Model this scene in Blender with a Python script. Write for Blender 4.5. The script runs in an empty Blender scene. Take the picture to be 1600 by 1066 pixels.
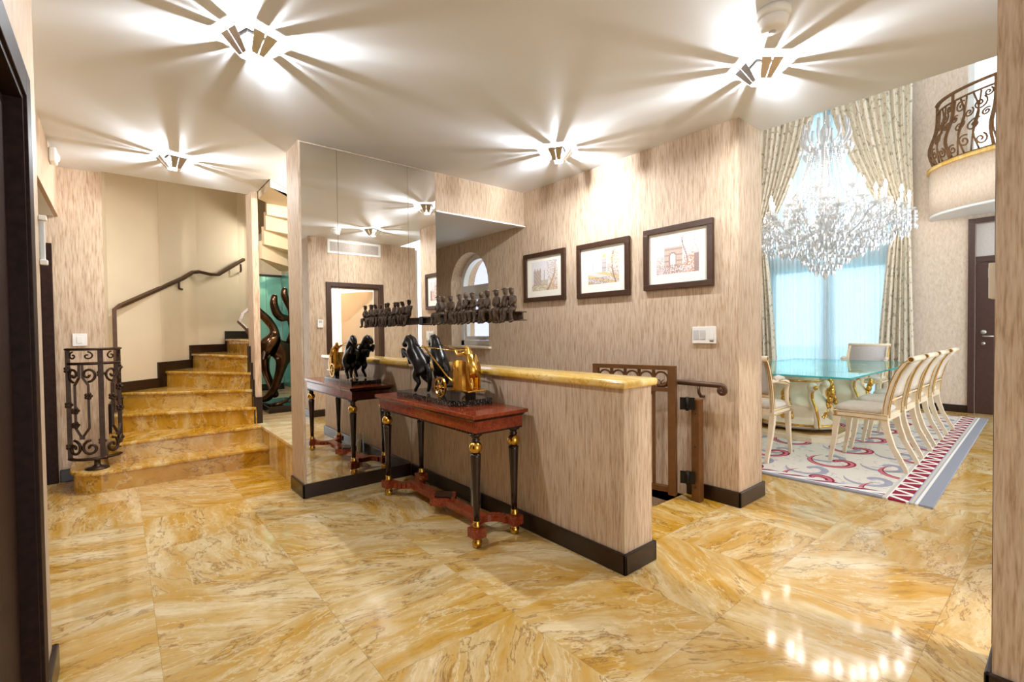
import bpy, bmesh, math, random
from mathutils import Vector, Matrix
from math import pi, sin, cos, radians as rad
random.seed(7)
# All coordinates below are drafting units; the last lines bring the scene to metres (S metres per unit).
S = 0.875
sc = bpy.context.scene
col = sc.collection
# ------------------------------------------------------------------ camera
cam_d = bpy.data.cameras.new('camera'); cam = bpy.data.objects.new('camera', cam_d); col.objects.link(cam)
cam_d.sensor_fit = 'HORIZONTAL'; cam_d.sensor_width = 36.0; cam_d.lens = 36.0 * 739.0 / 1600.0; cam_d.clip_start = 0.02
yaw, pit, rol = 0.877168, 0.020081, -0.012129
Fv = Vector((cos(yaw)*cos(pit), sin(yaw)*cos(pit), -sin(pit)))
r0 = Vector((sin(yaw), -cos(yaw), 0)); u0 = r0.cross(Fv)
Rv = r0*cos(rol) + u0*sin(rol); Uv = -r0*sin(rol) + u0*cos(rol)
cam.matrix_world = Matrix(((Rv.x, Uv.x, -Fv.x, 0), (Rv.y, Uv.y, -Fv.y, 0), (Rv.z, Uv.z, -Fv.z, 1.4*S), (0, 0, 0, 1)))
sc.camera = cam
# ------------------------------------------------------------------ world (even, bright, slightly hazy coastal sky)
w = bpy.data.worlds.new('sky'); sc.world = w; w.use_nodes = True
wn = w.node_tree.nodes; wl = w.node_tree.links
bg = wn['Background']; bg.inputs[0].default_value = (0.88, 0.94, 1.0, 1); bg.inputs[1].default_value = 2.4
# ------------------------------------------------------------------ exposure
vs = sc.view_settings
vs.view_transform = 'Standard'; vs.look = 'None'; vs.exposure = 0.48; vs.gamma = 1.0; vs.use_curve_mapping = False
cy = sc.cycles
cy.use_denoising = True; cy.max_bounces = 9; cy.diffuse_bounces = 5; cy.glossy_bounces = 5; cy.transmission_bounces = 7
cy.transparent_max_bounces = 12; cy.caustics_reflective = False; cy.caustics_refractive = False
cy.sample_clamp_indirect = 6.0; cy.blur_glossy = 0.5
CEIL_LAMP_W = 106.0      # each foyer ceiling lamp

# ------------------------------------------------------------------ materials
def srgb(r, g, b):
    f = lambda c: (c/255/12.92) if c/255 <= 0.04045 else ((c/255+0.055)/1.055)**2.4
    return (f(r), f(g), f(b), 1)
class NT:
    def __init__(s, name):
        s.m = bpy.data.materials.new(name); s.m.use_nodes = True
        s.t = s.m.node_tree; s.n = s.t.nodes; s.l = s.t.links
        s.p = s.n['Principled BSDF']
    def add(s, k, **kw):
        nd = s.n.new(k)
        for a, b in kw.items(): setattr(nd, a, b)
        return nd
    def link(s, a, b): s.l.new(a, b)
    def math(s, op, a, b=None, c=None):
        nd = s.add('ShaderNodeMath', operation=op)
        for i, v in enumerate((a, b, c)):
            if v is None: continue
            if hasattr(v, 'links'): s.link(v, nd.inputs[i])
            else: nd.inputs[i].default_value = v
        return nd.outputs[0]
    def mixc(s, f, a, b):
        nd = s.add('ShaderNodeMix', data_type='RGBA')
        for i, v in ((0, f), (6, a), (7, b)):
            if hasattr(v, 'links'): s.link(v, nd.inputs[i])
            else: nd.inputs[i].default_value = v
        return nd.outputs[2]
    def noise(s, vec, scale, detail=2, rough=0.5, dist=0.0):
        nd = s.add('ShaderNodeTexNoise'); nd.inputs['Scale'].default_value = scale; nd.inputs['Detail'].default_value = detail
        nd.inputs['Roughness'].default_value = rough; nd.inputs['Distortion'].default_value = dist
        if vec is not None: s.link(vec, nd.inputs['Vector'])
        return nd.outputs['Fac']
    def ramp(s, fac, stops):
        nd = s.add('ShaderNodeValToRGB'); cr = nd.color_ramp
        while len(cr.elements) < len(stops): cr.elements.new(0.5)
        for e, (p, c) in zip(cr.elements, stops): e.position = p; e.color = c
        s.link(fac, nd.inputs[0]); return nd.outputs[0]
    def mapping(s, vec, scale=(1, 1, 1), rot=(0, 0, 0), loc=(0, 0, 0)):
        nd = s.add('ShaderNodeMapping'); nd.inputs['Scale'].default_value = scale; nd.inputs['Rotation'].default_value = rot
        nd.inputs['Location'].default_value = loc; s.link(vec, nd.inputs['Vector']); return nd.outputs[0]
    def pos(s): return s.add('ShaderNodeNewGeometry').outputs['Position']
    def obj(s): return s.add('ShaderNodeTexCoord').outputs['Object']
    def base(s, c, rough=0.5, metal=0.0, spec=0.5):
        if hasattr(c, 'links'): s.link(c, s.p.inputs['Base Color'])
        else: s.p.inputs['Base Color'].default_value = c
        s.p.inputs['Roughness'].default_value = rough; s.p.inputs['Metallic'].default_value = metal
        s.p.inputs['Specular IOR Level'].default_value = spec
    def bump(s, h, strength=0.2, dist=0.01):
        b = s.add('ShaderNodeBump'); b.inputs['Strength'].default_value = strength; b.inputs['Distance'].default_value = dist
        s.link(h, b.inputs['Height']); s.link(b.outputs[0], s.p.inputs['Normal'])
M = {}
def plain(name, c, rough=0.5, metal=0.0, var=0.08, sc_=14.0, spec=0.5):
    t = NT(name); f = t.noise(t.obj(), sc_, 3)
    d = tuple(max(0, x*(1-var*2)) for x in c[:3]) + (1,); l = tuple(min(1, x*(1+var)) for x in c[:3]) + (1,)
    t.base(t.ramp(f, [(0.3, d), (0.7, l)]), rough, metal, spec); M[name] = t.m; return t
def wallpaper(name, c_dark, c_mid, c_light, sx=75.0, sz=6.5):
    t = NT(name); p = t.pos()
    a = t.noise(t.mapping(p, (sx, sx, sz)), 1.0, 3, 0.6)
    b = t.noise(t.mapping(p, (sx*2.2, sx*2.2, sz*1.6), loc=(5, 3, 1)), 1.0, 2)
    c = t.ramp(a, [(0.32, c_dark), (0.47, c_mid), (0.66, c_light)])
    c2 = t.ramp(b, [(0.3, (0.80, 0.79, 0.78, 1)), (0.55, (1, 1, 1, 1))])
    mx = t.add('ShaderNodeMix', data_type='RGBA', blend_type='MULTIPLY'); mx.inputs[0].default_value = 0.6
    t.link(c, mx.inputs[6]); t.link(c2, mx.inputs[7])
    t.base(mx.outputs[2], 0.55, 0, 0.25); t.bump(a, 0.12, 0.004); M[name] = t.m
wallpaper('wallpaper', srgb(170, 143, 116), srgb(197, 172, 146), srgb(210, 190, 167), 100.0, 8.5)
wallpaper('dining_wallpaper', srgb(214, 196, 178), srgb(222, 205, 188), srgb(229, 214, 199), 40, 16)
plain('stair_plaster', srgb(216, 200, 172), 0.6, var=0.02, sc_=3)
plain('white_paint', srgb(226, 229, 233), 0.55, var=0.01, sc_=2)
plain('white_plastic', srgb(236, 234, 228), 0.35, var=0.01)
plain('baseboard_wood', srgb(38, 22, 15), 0.28, var=0.15, sc_=30)
plain('door_wood', srgb(44, 25, 18), 0.55, var=0.2, sc_=40, spec=0.15)
plain('dining_door_wood', srgb(70, 44, 38), 0.38, var=0.1, sc_=30)
plain('iron', srgb(62, 43, 30), 0.42, 0.65, var=0.25, sc_=40)
plain('rail_paint', srgb(86, 58, 38), 0.4, 0.3, var=0.08, sc_=25)
plain('gate_paint', srgb(112, 74, 38), 0.42, 0.25, var=0.08, sc_=25)
plain('balcony_iron', srgb(120, 86, 52), 0.4, 0.4, var=0.15, sc_=25)
plain('black_iron', srgb(30, 27, 25), 0.4, 0.6)
plain('gold', srgb(214, 168, 78), 0.2, 1.0, var=0.12, sc_=25)
plain('ebony', srgb(40, 18, 13), 0.2, var=0.2, sc_=40)
plain('black_bronze', srgb(36, 32, 29), 0.28, 0.7, var=0.3, sc_=40)
plain('beam_bronze', srgb(88, 68, 52), 0.55, 0.35, var=0.35, sc_=45)
plain('big_bronze', srgb(80, 58, 40), 0.14, 0.9, var=0.35, sc_=6)
plain('frame_wood', srgb(66, 42, 28), 0.35, var=0.12, sc_=30)
plain('mat_board', srgb(244, 238, 224), 0.8, var=0.01)
plain('cream_paint', srgb(238, 222, 194), 0.35, var=0.04, sc_=12)
plain('upholstery', srgb(214, 203, 188), 0.75, var=0.04, sc_=60)
plain('sofa_grey', srgb(196, 192, 190), 0.75, var=0.04, sc_=60)
plain('chrome', srgb(214, 214, 214), 0.14, 1.0, var=0.02)
plain('satin_metal', srgb(190, 188, 184), 0.3, 1.0, var=0.03)
plain('window_white', srgb(235, 238, 240), 0.4, var=0.01)
plain('wax', srgb(245, 240, 228), 0.5, var=0.01)
plain('candle_cream', srgb(250, 240, 226), 0.4, var=0.01)
plain('black_gloss', srgb(18, 17, 16), 0.12, var=0.1)
plain('rug_edge', srgb(150, 150, 158), 0.9, var=0.06, sc_=80)
plain('sheer', srgb(232, 242, 246), 0.9, var=0.02)
def marble(name, gold_, cream, pale, brown, sy=7.0, tile=True, contrast=1.0, rough=0.09):
    t = NT(name)
    oi = t.add('ShaderNodeObjectInfo')
    rnd = oi.outputs['Random']
    vec = t.obj()
    ang = t.math('MULTIPLY', t.math('GREATER_THAN', t.math('FRACT', t.math('MULTIPLY', rnd, 13.0)), 0.60), pi/2) if tile else None
    if tile:
        ang = t.math('ADD', ang, t.math('ADD', t.math('MULTIPLY', t.math('FRACT', t.math('MULTIPLY', rnd, 37.0)), 0.9), -0.1))
        vr = t.add('ShaderNodeVectorRotate', rotation_type='Z_AXIS'); t.link(vec, vr.inputs['Vector']); t.link(ang, vr.inputs['Angle'])
        va = t.add('ShaderNodeVectorMath', operation='ADD'); t.link(vr.outputs[0], va.inputs[0])
        cx = t.add('ShaderNodeCombineXYZ'); t.link(t.math('MULTIPLY', rnd, 91.0), cx.inputs[0]); t.link(t.math('MULTIPLY', rnd, 57.0), cx.inputs[1]); t.link(t.math('MULTIPLY', rnd, 23.0), cx.inputs[2])
        t.link(cx.outputs[0], va.inputs[1]); vec = va.outputs[0]
    wob = t.add('ShaderNodeTexNoise'); wob.inputs['Scale'].default_value = 1.7; wob.inputs['Detail'].default_value = 3; t.link(vec, wob.inputs['Vector'])
    wv_ = t.add('ShaderNodeVectorMath', operation='MULTIPLY_ADD'); t.link(wob.outputs['Color'], wv_.inputs[0]); wv_.inputs[1].default_value = (0.34, 0.20, 0.15); t.link(vec, wv_.inputs[2]); vec = wv_.outputs[0]
    a = t.noise(t.mapping(vec, (0.9, sy, sy if not tile else 1.0)), 1.2, 9, 0.66, 0.25)
    b = t.noise(t.mapping(vec, (3.2, sy*5.5, 3), loc=(3, 7, 2)), 1.9, 10, 0.82, 0.05)
    c = t.noise(t.mapping(vec, (1.0, 1.6, 1.5), loc=(9, 2, 4)), 1.7, 5, 0.6, 0.8)
    d = t.noise(t.mapping(vec, (9, 14, 9), loc=(1, 4, 4)), 2.0, 6, 0.75, 0.0)
    colr = t.ramp(a, [(0.27, brown), (0.38, gold_), (0.50, cream), (0.66, pale)])
    c2 = t.mixc(t.ramp(c, [(0.50, (0, 0, 0, 1)), (0.72, (0.75*contrast, 0.75*contrast, 0.75*contrast, 1))]), colr, gold_)
    c3 = t.mixc(t.ramp(b, [(0.32, (0.9, 0.9, 0.9, 1)), (0.42, (0, 0, 0, 1))]), c2, brown)
    c4 = t.mixc(t.ramp(b, [(0.58, (0, 0, 0, 1)), (0.70, (0.75, 0.75, 0.75, 1))]), c3, pale)
    e = t.noise(t.mapping(vec, (0.8, 2.6, 2.0), loc=(6, 1, 8)), 1.5, 7, 0.62, 0.35)
    vein = t.ramp(t.math('ABSOLUTE', t.math('SUBTRACT', e, 0.5)), [(0.0, (0.8, 0.8, 0.8, 1)), (0.012, (0, 0, 0, 1))])
    c4 = t.mixc(vein, c4, brown)
    e2 = t.noise(t.mapping(vec, (1.2, 4.2, 2.0), loc=(2, 9, 3)), 1.7, 7, 0.62, 0.3)
    c4 = t.mixc(t.ramp(t.math('ABSOLUTE', t.math('SUBTRACT', e2, 0.52)), [(0.0, (0.7, 0.7, 0.7, 1)), (0.016, (0, 0, 0, 1))]), c4, pale)
    mt_ = t.add('ShaderNodeMix', data_type='RGBA', blend_type='MULTIPLY'); mt_.inputs[0].default_value = 0.8
    t.link(c4, mt_.inputs[6]); t.link(t.ramp(d, [(0.30, (0.78, 0.74, 0.68, 1)), (0.50, (1, 1, 1, 1))]), mt_.inputs[7]); c4 = mt_.outputs[2]
    t.base(c4, rough, 0, 0.5); M[name] = t.m
marble('floor_marble', srgb(196, 150, 62), srgb(205, 172, 112), srgb(228, 209, 168), srgb(138, 98, 50), 5.0)
marble('gold_marble', srgb(184, 132, 22), srgb(196, 150, 54), srgb(222, 198, 142), srgb(122, 80, 24), 5.0)
marble('cap_marble', srgb(218, 172, 60), srgb(222, 182, 92), srgb(236, 210, 150), srgb(196, 146, 40), 4.0, rough=0.12)
marble('pale_marble', srgb(206, 176, 120), srgb(222, 200, 156), srgb(238, 226, 196), srgb(176, 140, 88), 9.0)
# mahogany burl
t = NT('mahogany'); f = t.noise(t.obj(), 55, 5, 0.7, 1.2); g = t.noise(t.mapping(t.obj(), (30, 5, 30)), 1.0, 3)
t.base(t.mixc(0.35, t.ramp(f, [(0.3, srgb(84, 26, 14)), (0.5, srgb(132, 52, 26)), (0.72, srgb(172, 88, 46))]), t.ramp(g, [(0.3, srgb(90, 28, 16)), (0.7, srgb(150, 62, 32))])), 0.12)
M['mahogany'] = t.m
t = NT('black_marble'); f = t.noise(t.obj(), 130, 3); t.base(t.ramp(f, [(0.52, srgb(22, 20, 19)), (0.68, srgb(120, 112, 104))]), 0.1); M['black_marble'] = t.m
# mirrors, glass
t = NT('mirror_glass'); t.base((0.92, 0.90, 0.86, 1), 0.0, 1.0); M['mirror_glass'] = t.m
t = NT('aqua_mirror'); t.base(srgb(150, 214, 208), 0.06, 0.55); M['aqua_mirror'] = t.m
def clearglass(name, c, mixf=0.12, tint=(0.95, 0.98, 1, 1)):
    t = NT(name); t.n.remove(t.p)
    tr = t.add('ShaderNodeBsdfTransparent'); tr.inputs[0].default_value = tint
    gl = t.add('ShaderNodeBsdfGlossy'); gl.inputs['Roughness'].default_value = 0.01; gl.inputs[0].default_value = c
    fr = t.add('ShaderNodeLayerWeight'); fr.inputs[0].default_value = 0.5
    fac = t.math('ADD', t.math('MULTIPLY', t.math('POWER', fr.outputs['Facing'], 4.0), 0.7), mixf)
    mx = t.add('ShaderNodeMixShader'); t.link(fac, mx.inputs[0]); t.link(tr.outputs[0], mx.inputs[1]); t.link(gl.outputs[0], mx.inputs[2])
    t.link(mx.outputs[0], t.n['Material Output'].inputs[0]); M[name] = t.m
clearglass('window_glass', (1, 1, 1, 1), 0.04)
clearglass('lantern_glass', (1, 1, 1, 1), 0.05)
clearglass('table_glass', (0.85, 1, 0.97, 1), 0.06, (0.80, 0.96, 0.95, 1))
t = NT('crystal'); t.n.remove(t.p)
tr = t.add('ShaderNodeBsdfTransparent'); gl = t.add('ShaderNodeBsdfGlossy'); gl.inputs['Roughness'].default_value = 0.05
df = t.add('ShaderNodeBsdfDiffuse'); df.inputs[0].default_value = (0.84, 0.85, 0.87, 1); tl = t.add('ShaderNodeBsdfTranslucent'); tl.inputs[0].default_value = (0.84, 0.86, 0.88, 1)
ma = t.add('ShaderNodeMixShader'); ma.inputs[0].default_value = 0.5; t.link(df.outputs[0], ma.inputs[1]); t.link(tl.outputs[0], ma.inputs[2])
mb_ = t.add('ShaderNodeMixShader'); mb_.inputs[0].default_value = 0.5; t.link(ma.outputs[0], mb_.inputs[1]); t.link(gl.outputs[0], mb_.inputs[2])
mc = t.add('ShaderNodeMixShader'); mc.inputs[0].default_value = 0.30; t.link(mb_.outputs[0], mc.inputs[1]); t.link(tr.outputs[0], mc.inputs[2])
t.link(mc.outputs[0], t.n['Material Output'].inputs[0]); M['crystal'] = t.m
plain('glass_edge', srgb(60, 190, 200), 0.1, var=0.02)
def emit(name, c, s_):
    t = NT(name); t.base(c, 0.5); t.p.inputs['Emission Color'].default_value = c; t.p.inputs['Emission Strength'].default_value = s_; M[name] = t.m
emit('bulb', (1.0, 0.93, 0.84, 1), 40.0)
emit('flame_bulb', (1.0, 0.94, 0.87, 1), 80.0)
# sheer curtain fabric
t = NT('sheer_fabric'); t.n.remove(t.p)
tl = t.add('ShaderNodeBsdfTranslucent'); tl.inputs[0].default_value = srgb(228, 240, 244)
df = t.add('ShaderNodeBsdfDiffuse'); df.inputs[0].default_value = srgb(225, 238, 243); tr = t.add('ShaderNodeBsdfTransparent')
m1 = t.add('ShaderNodeMixShader'); m1.inputs[0].default_value = 0.6; t.link(df.outputs[0], m1.inputs[1]); t.link(tl.outputs[0], m1.inputs[2])
m2 = t.add('ShaderNodeMixShader'); m2.inputs[0].default_value = 0.34; t.link(m1.outputs[0], m2.inputs[1]); t.link(tr.outputs[0], m2.inputs[2])
t.link(m2.outputs[0], t.n['Material Output'].inputs[0]); M['sheer_fabric'] = t.m
# drapery: cream with grey-green bamboo canes and leaf marks
t = NT('drapery'); uv = t.add('ShaderNodeUVMap').outputs[0]; sp = t.add('ShaderNodeSeparateXYZ'); t.link(uv, sp.inputs[0])
st = t.noise(t.mapping(uv, (46, 0.6, 1)), 1.0, 2); nodes_ = t.noise(t.mapping(uv, (22, 46, 1)), 1.0, 3, 0.6)
c = t.ramp(st, [(0.36, srgb(204, 200, 182)), (0.5, srgb(228, 218, 200)), (0.7, srgb(238, 230, 214))])
c = t.mixc(t.ramp(nodes_, [(0.54, (0, 0, 0, 1)), (0.66, (0.75, 0.75, 0.75, 1))]), c, srgb(128, 122, 102))
t.base(c, 0.7, 0, 0.2); M['drapery'] = t.m
# rug
t = NT('rug'); o = t.add('ShaderNodeTexCoord').outputs['UV']; sp = t.add('ShaderNodeSeparateXYZ'); t.link(o, sp.inputs[0])
ux, uy = sp.outputs[0], sp.outputs[1]         # metres of rug from the near (x) edge and from the window-side (y) edge
cream, crim, grey, blue, pale = srgb(226, 218, 206), srgb(146, 44, 66), srgb(150, 150, 160), srgb(168, 172, 190), srgb(240, 236, 228)
def spirals(per, ox, oy, k, hand):
    cxx = t.math('SUBTRACT', t.math('FRACT', t.math('ADD', t.math('DIVIDE', ux, per), ox)), 0.5); cyy = t.math('SUBTRACT', t.math('FRACT', t.math('ADD', t.math('DIVIDE', uy, per*0.82), oy)), 0.5)
    rr = t.math('SQRT', t.math('ADD', t.math('MULTIPLY', cxx, cxx), t.math('MULTIPLY', cyy, cyy))); th = t.math('ARCTAN2', cyy, t.math('MULTIPLY', cxx, hand))
    s_ = t.math('SINE', t.math('ADD', th, t.math('MULTIPLY', rr, k)))
    return t.math('MULTIPLY', t.math('GREATER_THAN', s_, t.math('ADD', 0.35, t.math('MULTIPLY', rr, 1.2))), t.math('LESS_THAN', rr, 0.44)), s_, rr
n1 = t.noise(t.mapping(o, (1, 1, 1), loc=(4, 1, 0)), 2.1, 2, 0.5, 1.2)
m1, s1, r1_ = spirals(0.74, 0.25, 0.1, 15.0, 1.0); m2, s2, r2_ = spirals(0.60, 0.7, 0.55, -13.0, -1.0)
n3 = t.noise(t.mapping(o, (5, 5, 1), loc=(2, 6, 0)), 1.6, 3, 0.6, 1.5)
field = t.mixc(t.math('MULTIPLY', t.math('GREATER_THAN', n3, 0.60), 0.6), cream, blue)
field = t.mixc(t.math('MULTIPLY', m2, 0.85), field, srgb(150, 152, 172))
field = t.mixc(m1, field, crim)
field = t.mixc(t.math('MULTIPLY', m1, t.math('GREATER_THAN', s1, 0.93)), field, srgb(205, 120, 130))
zig = t.math('ADD', t.math('PINGPONG', ux, 0.11), t.math('MULTIPLY', t.math('SUBTRACT', uy, 0.145), -0.6))
band = t.mixc(t.math('MULTIPLY', t.math('GREATER_THAN', zig, -0.01), t.math('LESS_THAN', zig, 0.036)), crim, pale)
zig2 = t.math('PINGPONG', t.math('ADD', uy, t.math('MULTIPLY', ux, 2.4)), 0.13)
band2 = t.mixc(t.math('GREATER_THAN', zig2, 0.07), t.mixc(t.math('GREATER_THAN', zig2, 0.04), crim, blue), pale)
c = field
c = t.mixc(t.math('LESS_THAN', ux, 0.16), c, band2)
c = t.mixc(t.math('LESS_THAN', ux, 0.075), c, pale)
c = t.mixc(t.math('LESS_THAN', ux, 0.055), c, grey)
for lim, cc in ((0.31, srgb(205, 200, 190)), (0.285, pale), (0.275, band), (0.145, blue), (0.135, srgb(205, 196, 180)), (0.115, blue), (0.105, pale), (0.085, srgb(152, 154, 166))):
    c = t.mixc(t.math('LESS_THAN', uy, lim), c, cc)
t.base(c, 0.95, 0, 0.1); t.bump(t.noise(o, 220, 2), 0.3, 0.004); M['rug'] = t.m
# prints: flat picture colours carried per face
t = NT('print_ink'); ca = t.add('ShaderNodeVertexColor'); ca.layer_name = 'ink'
nz = t.noise(t.obj(), 120, 4, 0.7); mx = t.add('ShaderNodeMix', data_type='RGBA', blend_type='MULTIPLY'); mx.inputs[0].default_value = 0.55
t.link(ca.outputs[0], mx.inputs[6]); t.link(t.ramp(nz, [(0.35, (0.55, 0.5, 0.46, 1)), (0.55, (1, 1, 1, 1))]), mx.inputs[7]); t.base(mx.outputs[2], 0.6); M['print_ink'] = t.m
plain('lilac_render', srgb(196, 190, 226), 0.8, var=0.02)
plain('sea', srgb(120, 200, 210), 0.3, var=0.05, sc_=0.2)

# ------------------------------------------------------------------ mesh helpers
class MB:
    def __init__(s): s.v = []; s.f = []; s.sm = []; s.mi = []; s.uv = None; s.cur = 0
    def face(s, idx, smooth=False): s.f.append(idx); s.sm.append(smooth); s.mi.append(s.cur)
    def box(s, x0, x1, y0, y1, z0, z1, bev=0.0):
        if x0 > x1: x0, x1 = x1, x0
        if y0 > y1: y0, y1 = y1, y0
        if bev <= 0:
            b = len(s.v)
            s.v += [(x, y, z) for z in (z0, z1) for y in (y0, y1) for x in (x0, x1)]
            for q in ((0, 2, 3, 1), (4, 5, 7, 6), (0, 1, 5, 4), (2, 6, 7, 3), (0, 4, 6, 2), (1, 3, 7, 5)): s.face(tuple(b+i for i in q))
        else:
            bm = bmesh.new(); bmesh.ops.create_cube(bm, size=1.0)
            for v in bm.verts: v.co = Vector(((x0+x1)/2+v.co.x*(x1-x0), (y0+y1)/2+v.co.y*(y1-y0), (z0+z1)/2+v.co.z*(z1-z0)))
            bmesh.ops.bevel(bm, geom=bm.edges[:], offset=bev, segments=2, profile=0.5, affect='EDGES')
            s.bm(bm)
        return s
    def bm(s, bm, smooth=False):
        b = len(s.v); bm.verts.ensure_lookup_table(); bm.verts.index_update()
        s.v += [tuple(v.co) for v in bm.verts]
        for f in bm.faces: s.face(tuple(b+v.index for v in f.verts), smooth)
        bm.free(); return s
    def prism(s, poly, z0, z1, smooth=False):
        b = len(s.v); n = len(poly)
        s.v += [(p[0], p[1], z0) for p in poly] + [(p[0], p[1], z1) for p in poly]
        s.face(tuple(b+i for i in range(n-1, -1, -1))); s.face(tuple(b+n+i for i in range(n)))
        for i in range(n): s.face((b+i, b+(i+1) % n, b+n+(i+1) % n, b+n+i), smooth)
        return s
    def loft(s, rings, smooth=True, cap=True, closed=True):
        b = len(s.v); n = len(rings[0])
        for r in rings: s.v += [tuple(p) for p in r]
        for i in range(len(rings)-1):
            for j in range(n if closed else n-1):
                s.face((b+i*n+j, b+i*n+(j+1) % n, b+(i+1)*n+(j+1) % n, b+(i+1)*n+j), smooth)
        if cap and closed:
            s.face(tuple(b+j for j in range(n-1, -1, -1))); s.face(tuple(b+(len(rings)-1)*n+j for j in range(n)))
        return s
    def lathe(s, prof, cx=0, cy_=0, cz=0, seg=20, smooth=True, sx=1, sy=1):
        return s.loft([[(cx+r*cos(2*pi*j/seg)*sx, cy_+r*sin(2*pi*j/seg)*sy, cz+z) for j in range(seg)] for r, z in prof], smooth)
    def tube(s, pts, r, seg=8, smooth=True, flat=None):
        pts = [Vector(p) for p in pts]; n = len(pts)
        tang = []
        for i in range(n):
            d = pts[min(i+1, n-1)] - pts[max(i-1, 0)]
            tang.append(d.normalized() if d.length > 1e-9 else Vector((0, 0, 1)))
        up = Vector((0, 0, 1)) if abs(tang[0].z) < 0.9 else Vector((1, 0, 0))
        N = (up - tang[0]*up.dot(tang[0])).normalized(); rings = []
        for i in range(n):
            N = (N - tang[i]*N.dot(tang[i])); N = N.normalized() if N.length > 1e-6 else tang[i].orthogonal().normalized()
            B = tang[i].cross(N); rr = r[i] if isinstance(r, (list, tuple)) else r
            off = pi/4 if seg == 4 else 0
            fa = flat if flat else (1, 1)
            rings.append([tuple(pts[i] + N*(rr*fa[0]*cos(2*pi*j/seg+off)) + B*(rr*fa[1]*sin(2*pi*j/seg+off))) for j in range(seg)])
        return s.loft(rings, smooth and seg > 4)
    def ball(s, c, r, seg=12, rings=8, sc3=(1, 1, 1)):
        prof = [[(c[0]+r*sc3[0]*sin(pi*i/rings)*cos(2*pi*j/seg), c[1]+r*sc3[1]*sin(pi*i/rings)*sin(2*pi*j/seg), c[2]-r*sc3[2]*cos(pi*i/rings)) for j in range(seg)] for i in range(rings+1)]
        prof[0] = [(c[0]+1e-4*cos(2*pi*j/seg), c[1]+1e-4*sin(2*pi*j/seg), c[2]-r*sc3[2]) for j in range(seg)]
        prof[-1] = [(c[0]+1e-4*cos(2*pi*j/seg), c[1]+1e-4*sin(2*pi*j/seg), c[2]+r*sc3[2]) for j in range(seg)]
        return s.loft(prof, True)
    def octa(s, c, r, h):
        b = len(s.v); x, y, z = c
        s.v += [(x, y, z+h), (x+r, y, z), (x, y+r, z), (x-r, y, z), (x, y-r, z), (x, y, z-h*1.5)]
        for i in range(4): s.face((b, b+1+i, b+1+(i+1) % 4)); s.face((b+5, b+1+(i+1) % 4, b+1+i))
        return s
    def build(s, name, m, parent=None, world=True, kind=None):
        me = bpy.data.meshes.new(name)
        off = Vector((0, 0, 0))
        if parent is not None and world:
            q = parent
            while q is not None: off = off + q.location; q = q.parent
        elif parent is None and world is not True: pass
        origin = Vector((0, 0, 0))
        if parent is None and world is True and s.v:
            xs = [p[0] for p in s.v]; ys = [p[1] for p in s.v]; zs = [p[2] for p in s.v]
            origin = Vector(((min(xs)+max(xs))/2, (min(ys)+max(ys))/2, min(zs)))
        if parent is not None and s.v:
            xs = [p[0] for p in s.v]; ys = [p[1] for p in s.v]; zs = [p[2] for p in s.v]
            origin = Vector(((min(xs)+max(xs))/2, (min(ys)+max(ys))/2, min(zs)))
        me.from_pydata([(p[0]-origin.x, p[1]-origin.y, p[2]-origin.z) for p in s.v], [], s.f)
        for p, sm_, mi in zip(me.polygons, s.sm, s.mi): p.use_smooth = sm_; p.material_index = mi
        for mm in (m if isinstance(m, (list, tuple)) else [m]): me.materials.append(M[mm])
        if s.uv:
            ul = me.uv_layers.new(name='UVMap')
            for l in me.loops: ul.data[l.index].uv = s.uv[l.vertex_index]
        o = bpy.data.objects.new(name, me); col.objects.link(o)
        o.parent = parent; o.location = origin - off
        if kind: o['kind'] = kind
        return o
def thing(name, label, cat, loc=(0, 0, 0), group=None):
    o = bpy.data.objects.new(name, None); col.objects.link(o); o.location = loc; o.empty_display_size = 0.1
    o['label'] = label; o['category'] = cat
    if group: o['group'] = group
    return o
def tag(o, label, cat, group=None):
    o['label'] = label; o['category'] = cat
    if group: o['group'] = group
    return o
def struct(name, mb, m, label, cat, parent=None):
    o = mb.build(name, m, parent)
    if parent is None: o['kind'] = 'structure'; o['label'] = label; o['category'] = cat
    return o
def copy_tree(o, parent=None):
    c = o.copy(); col.objects.link(c); c.parent = parent
    for ch in list(o.children): copy_tree(ch, c)
    return c
def skin_mesh(verts, edges, radii, sub=2):
    me = bpy.data.meshes.new('tmp'); me.from_pydata(verts, edges, [])
    o = bpy.data.objects.new('tmp', me); col.objects.link(o)
    sm_ = o.modifiers.new('skin', 'SKIN'); sm_.use_smooth_shade = True
    for i, r in enumerate(radii): me.skin_vertices[0].data[i].radius = (r, r)
    me.skin_vertices[0].data[0].use_root = True
    ss = o.modifiers.new('sub', 'SUBSURF'); ss.levels = sub; ss.render_levels = sub
    dg = bpy.context.evaluated_depsgraph_get(); out = bpy.data.meshes.new_from_object(o.evaluated_get(dg))
    bpy.data.objects.remove(o); bpy.data.meshes.remove(me); return out
def mesh_obj(name, me, m, parent, loc=(0, 0, 0), rotz=0, scale=None):
    me.materials.clear(); me.materials.append(M[m])
    for p in me.polygons: p.use_smooth = True
    o = bpy.data.objects.new(name, me); col.objects.link(o); o.parent = parent; o.location = loc; o.rotation_euler = (0, 0, rotz)
    if scale: o.scale = scale
    return o
def chain(groups):
    """groups of (points, radii, join_index) -> skeleton lists; join_index links the group's first point to an earlier point"""
    V, E, Rr = [], [], []
    for pts, rr, j in groups:
        b = len(V); V += pts; Rr += rr
        if j is not None: E.append((j, b))
        E += [(b+i, b+i+1) for i in range(len(pts)-1)]
    return V, E, Rr
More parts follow.
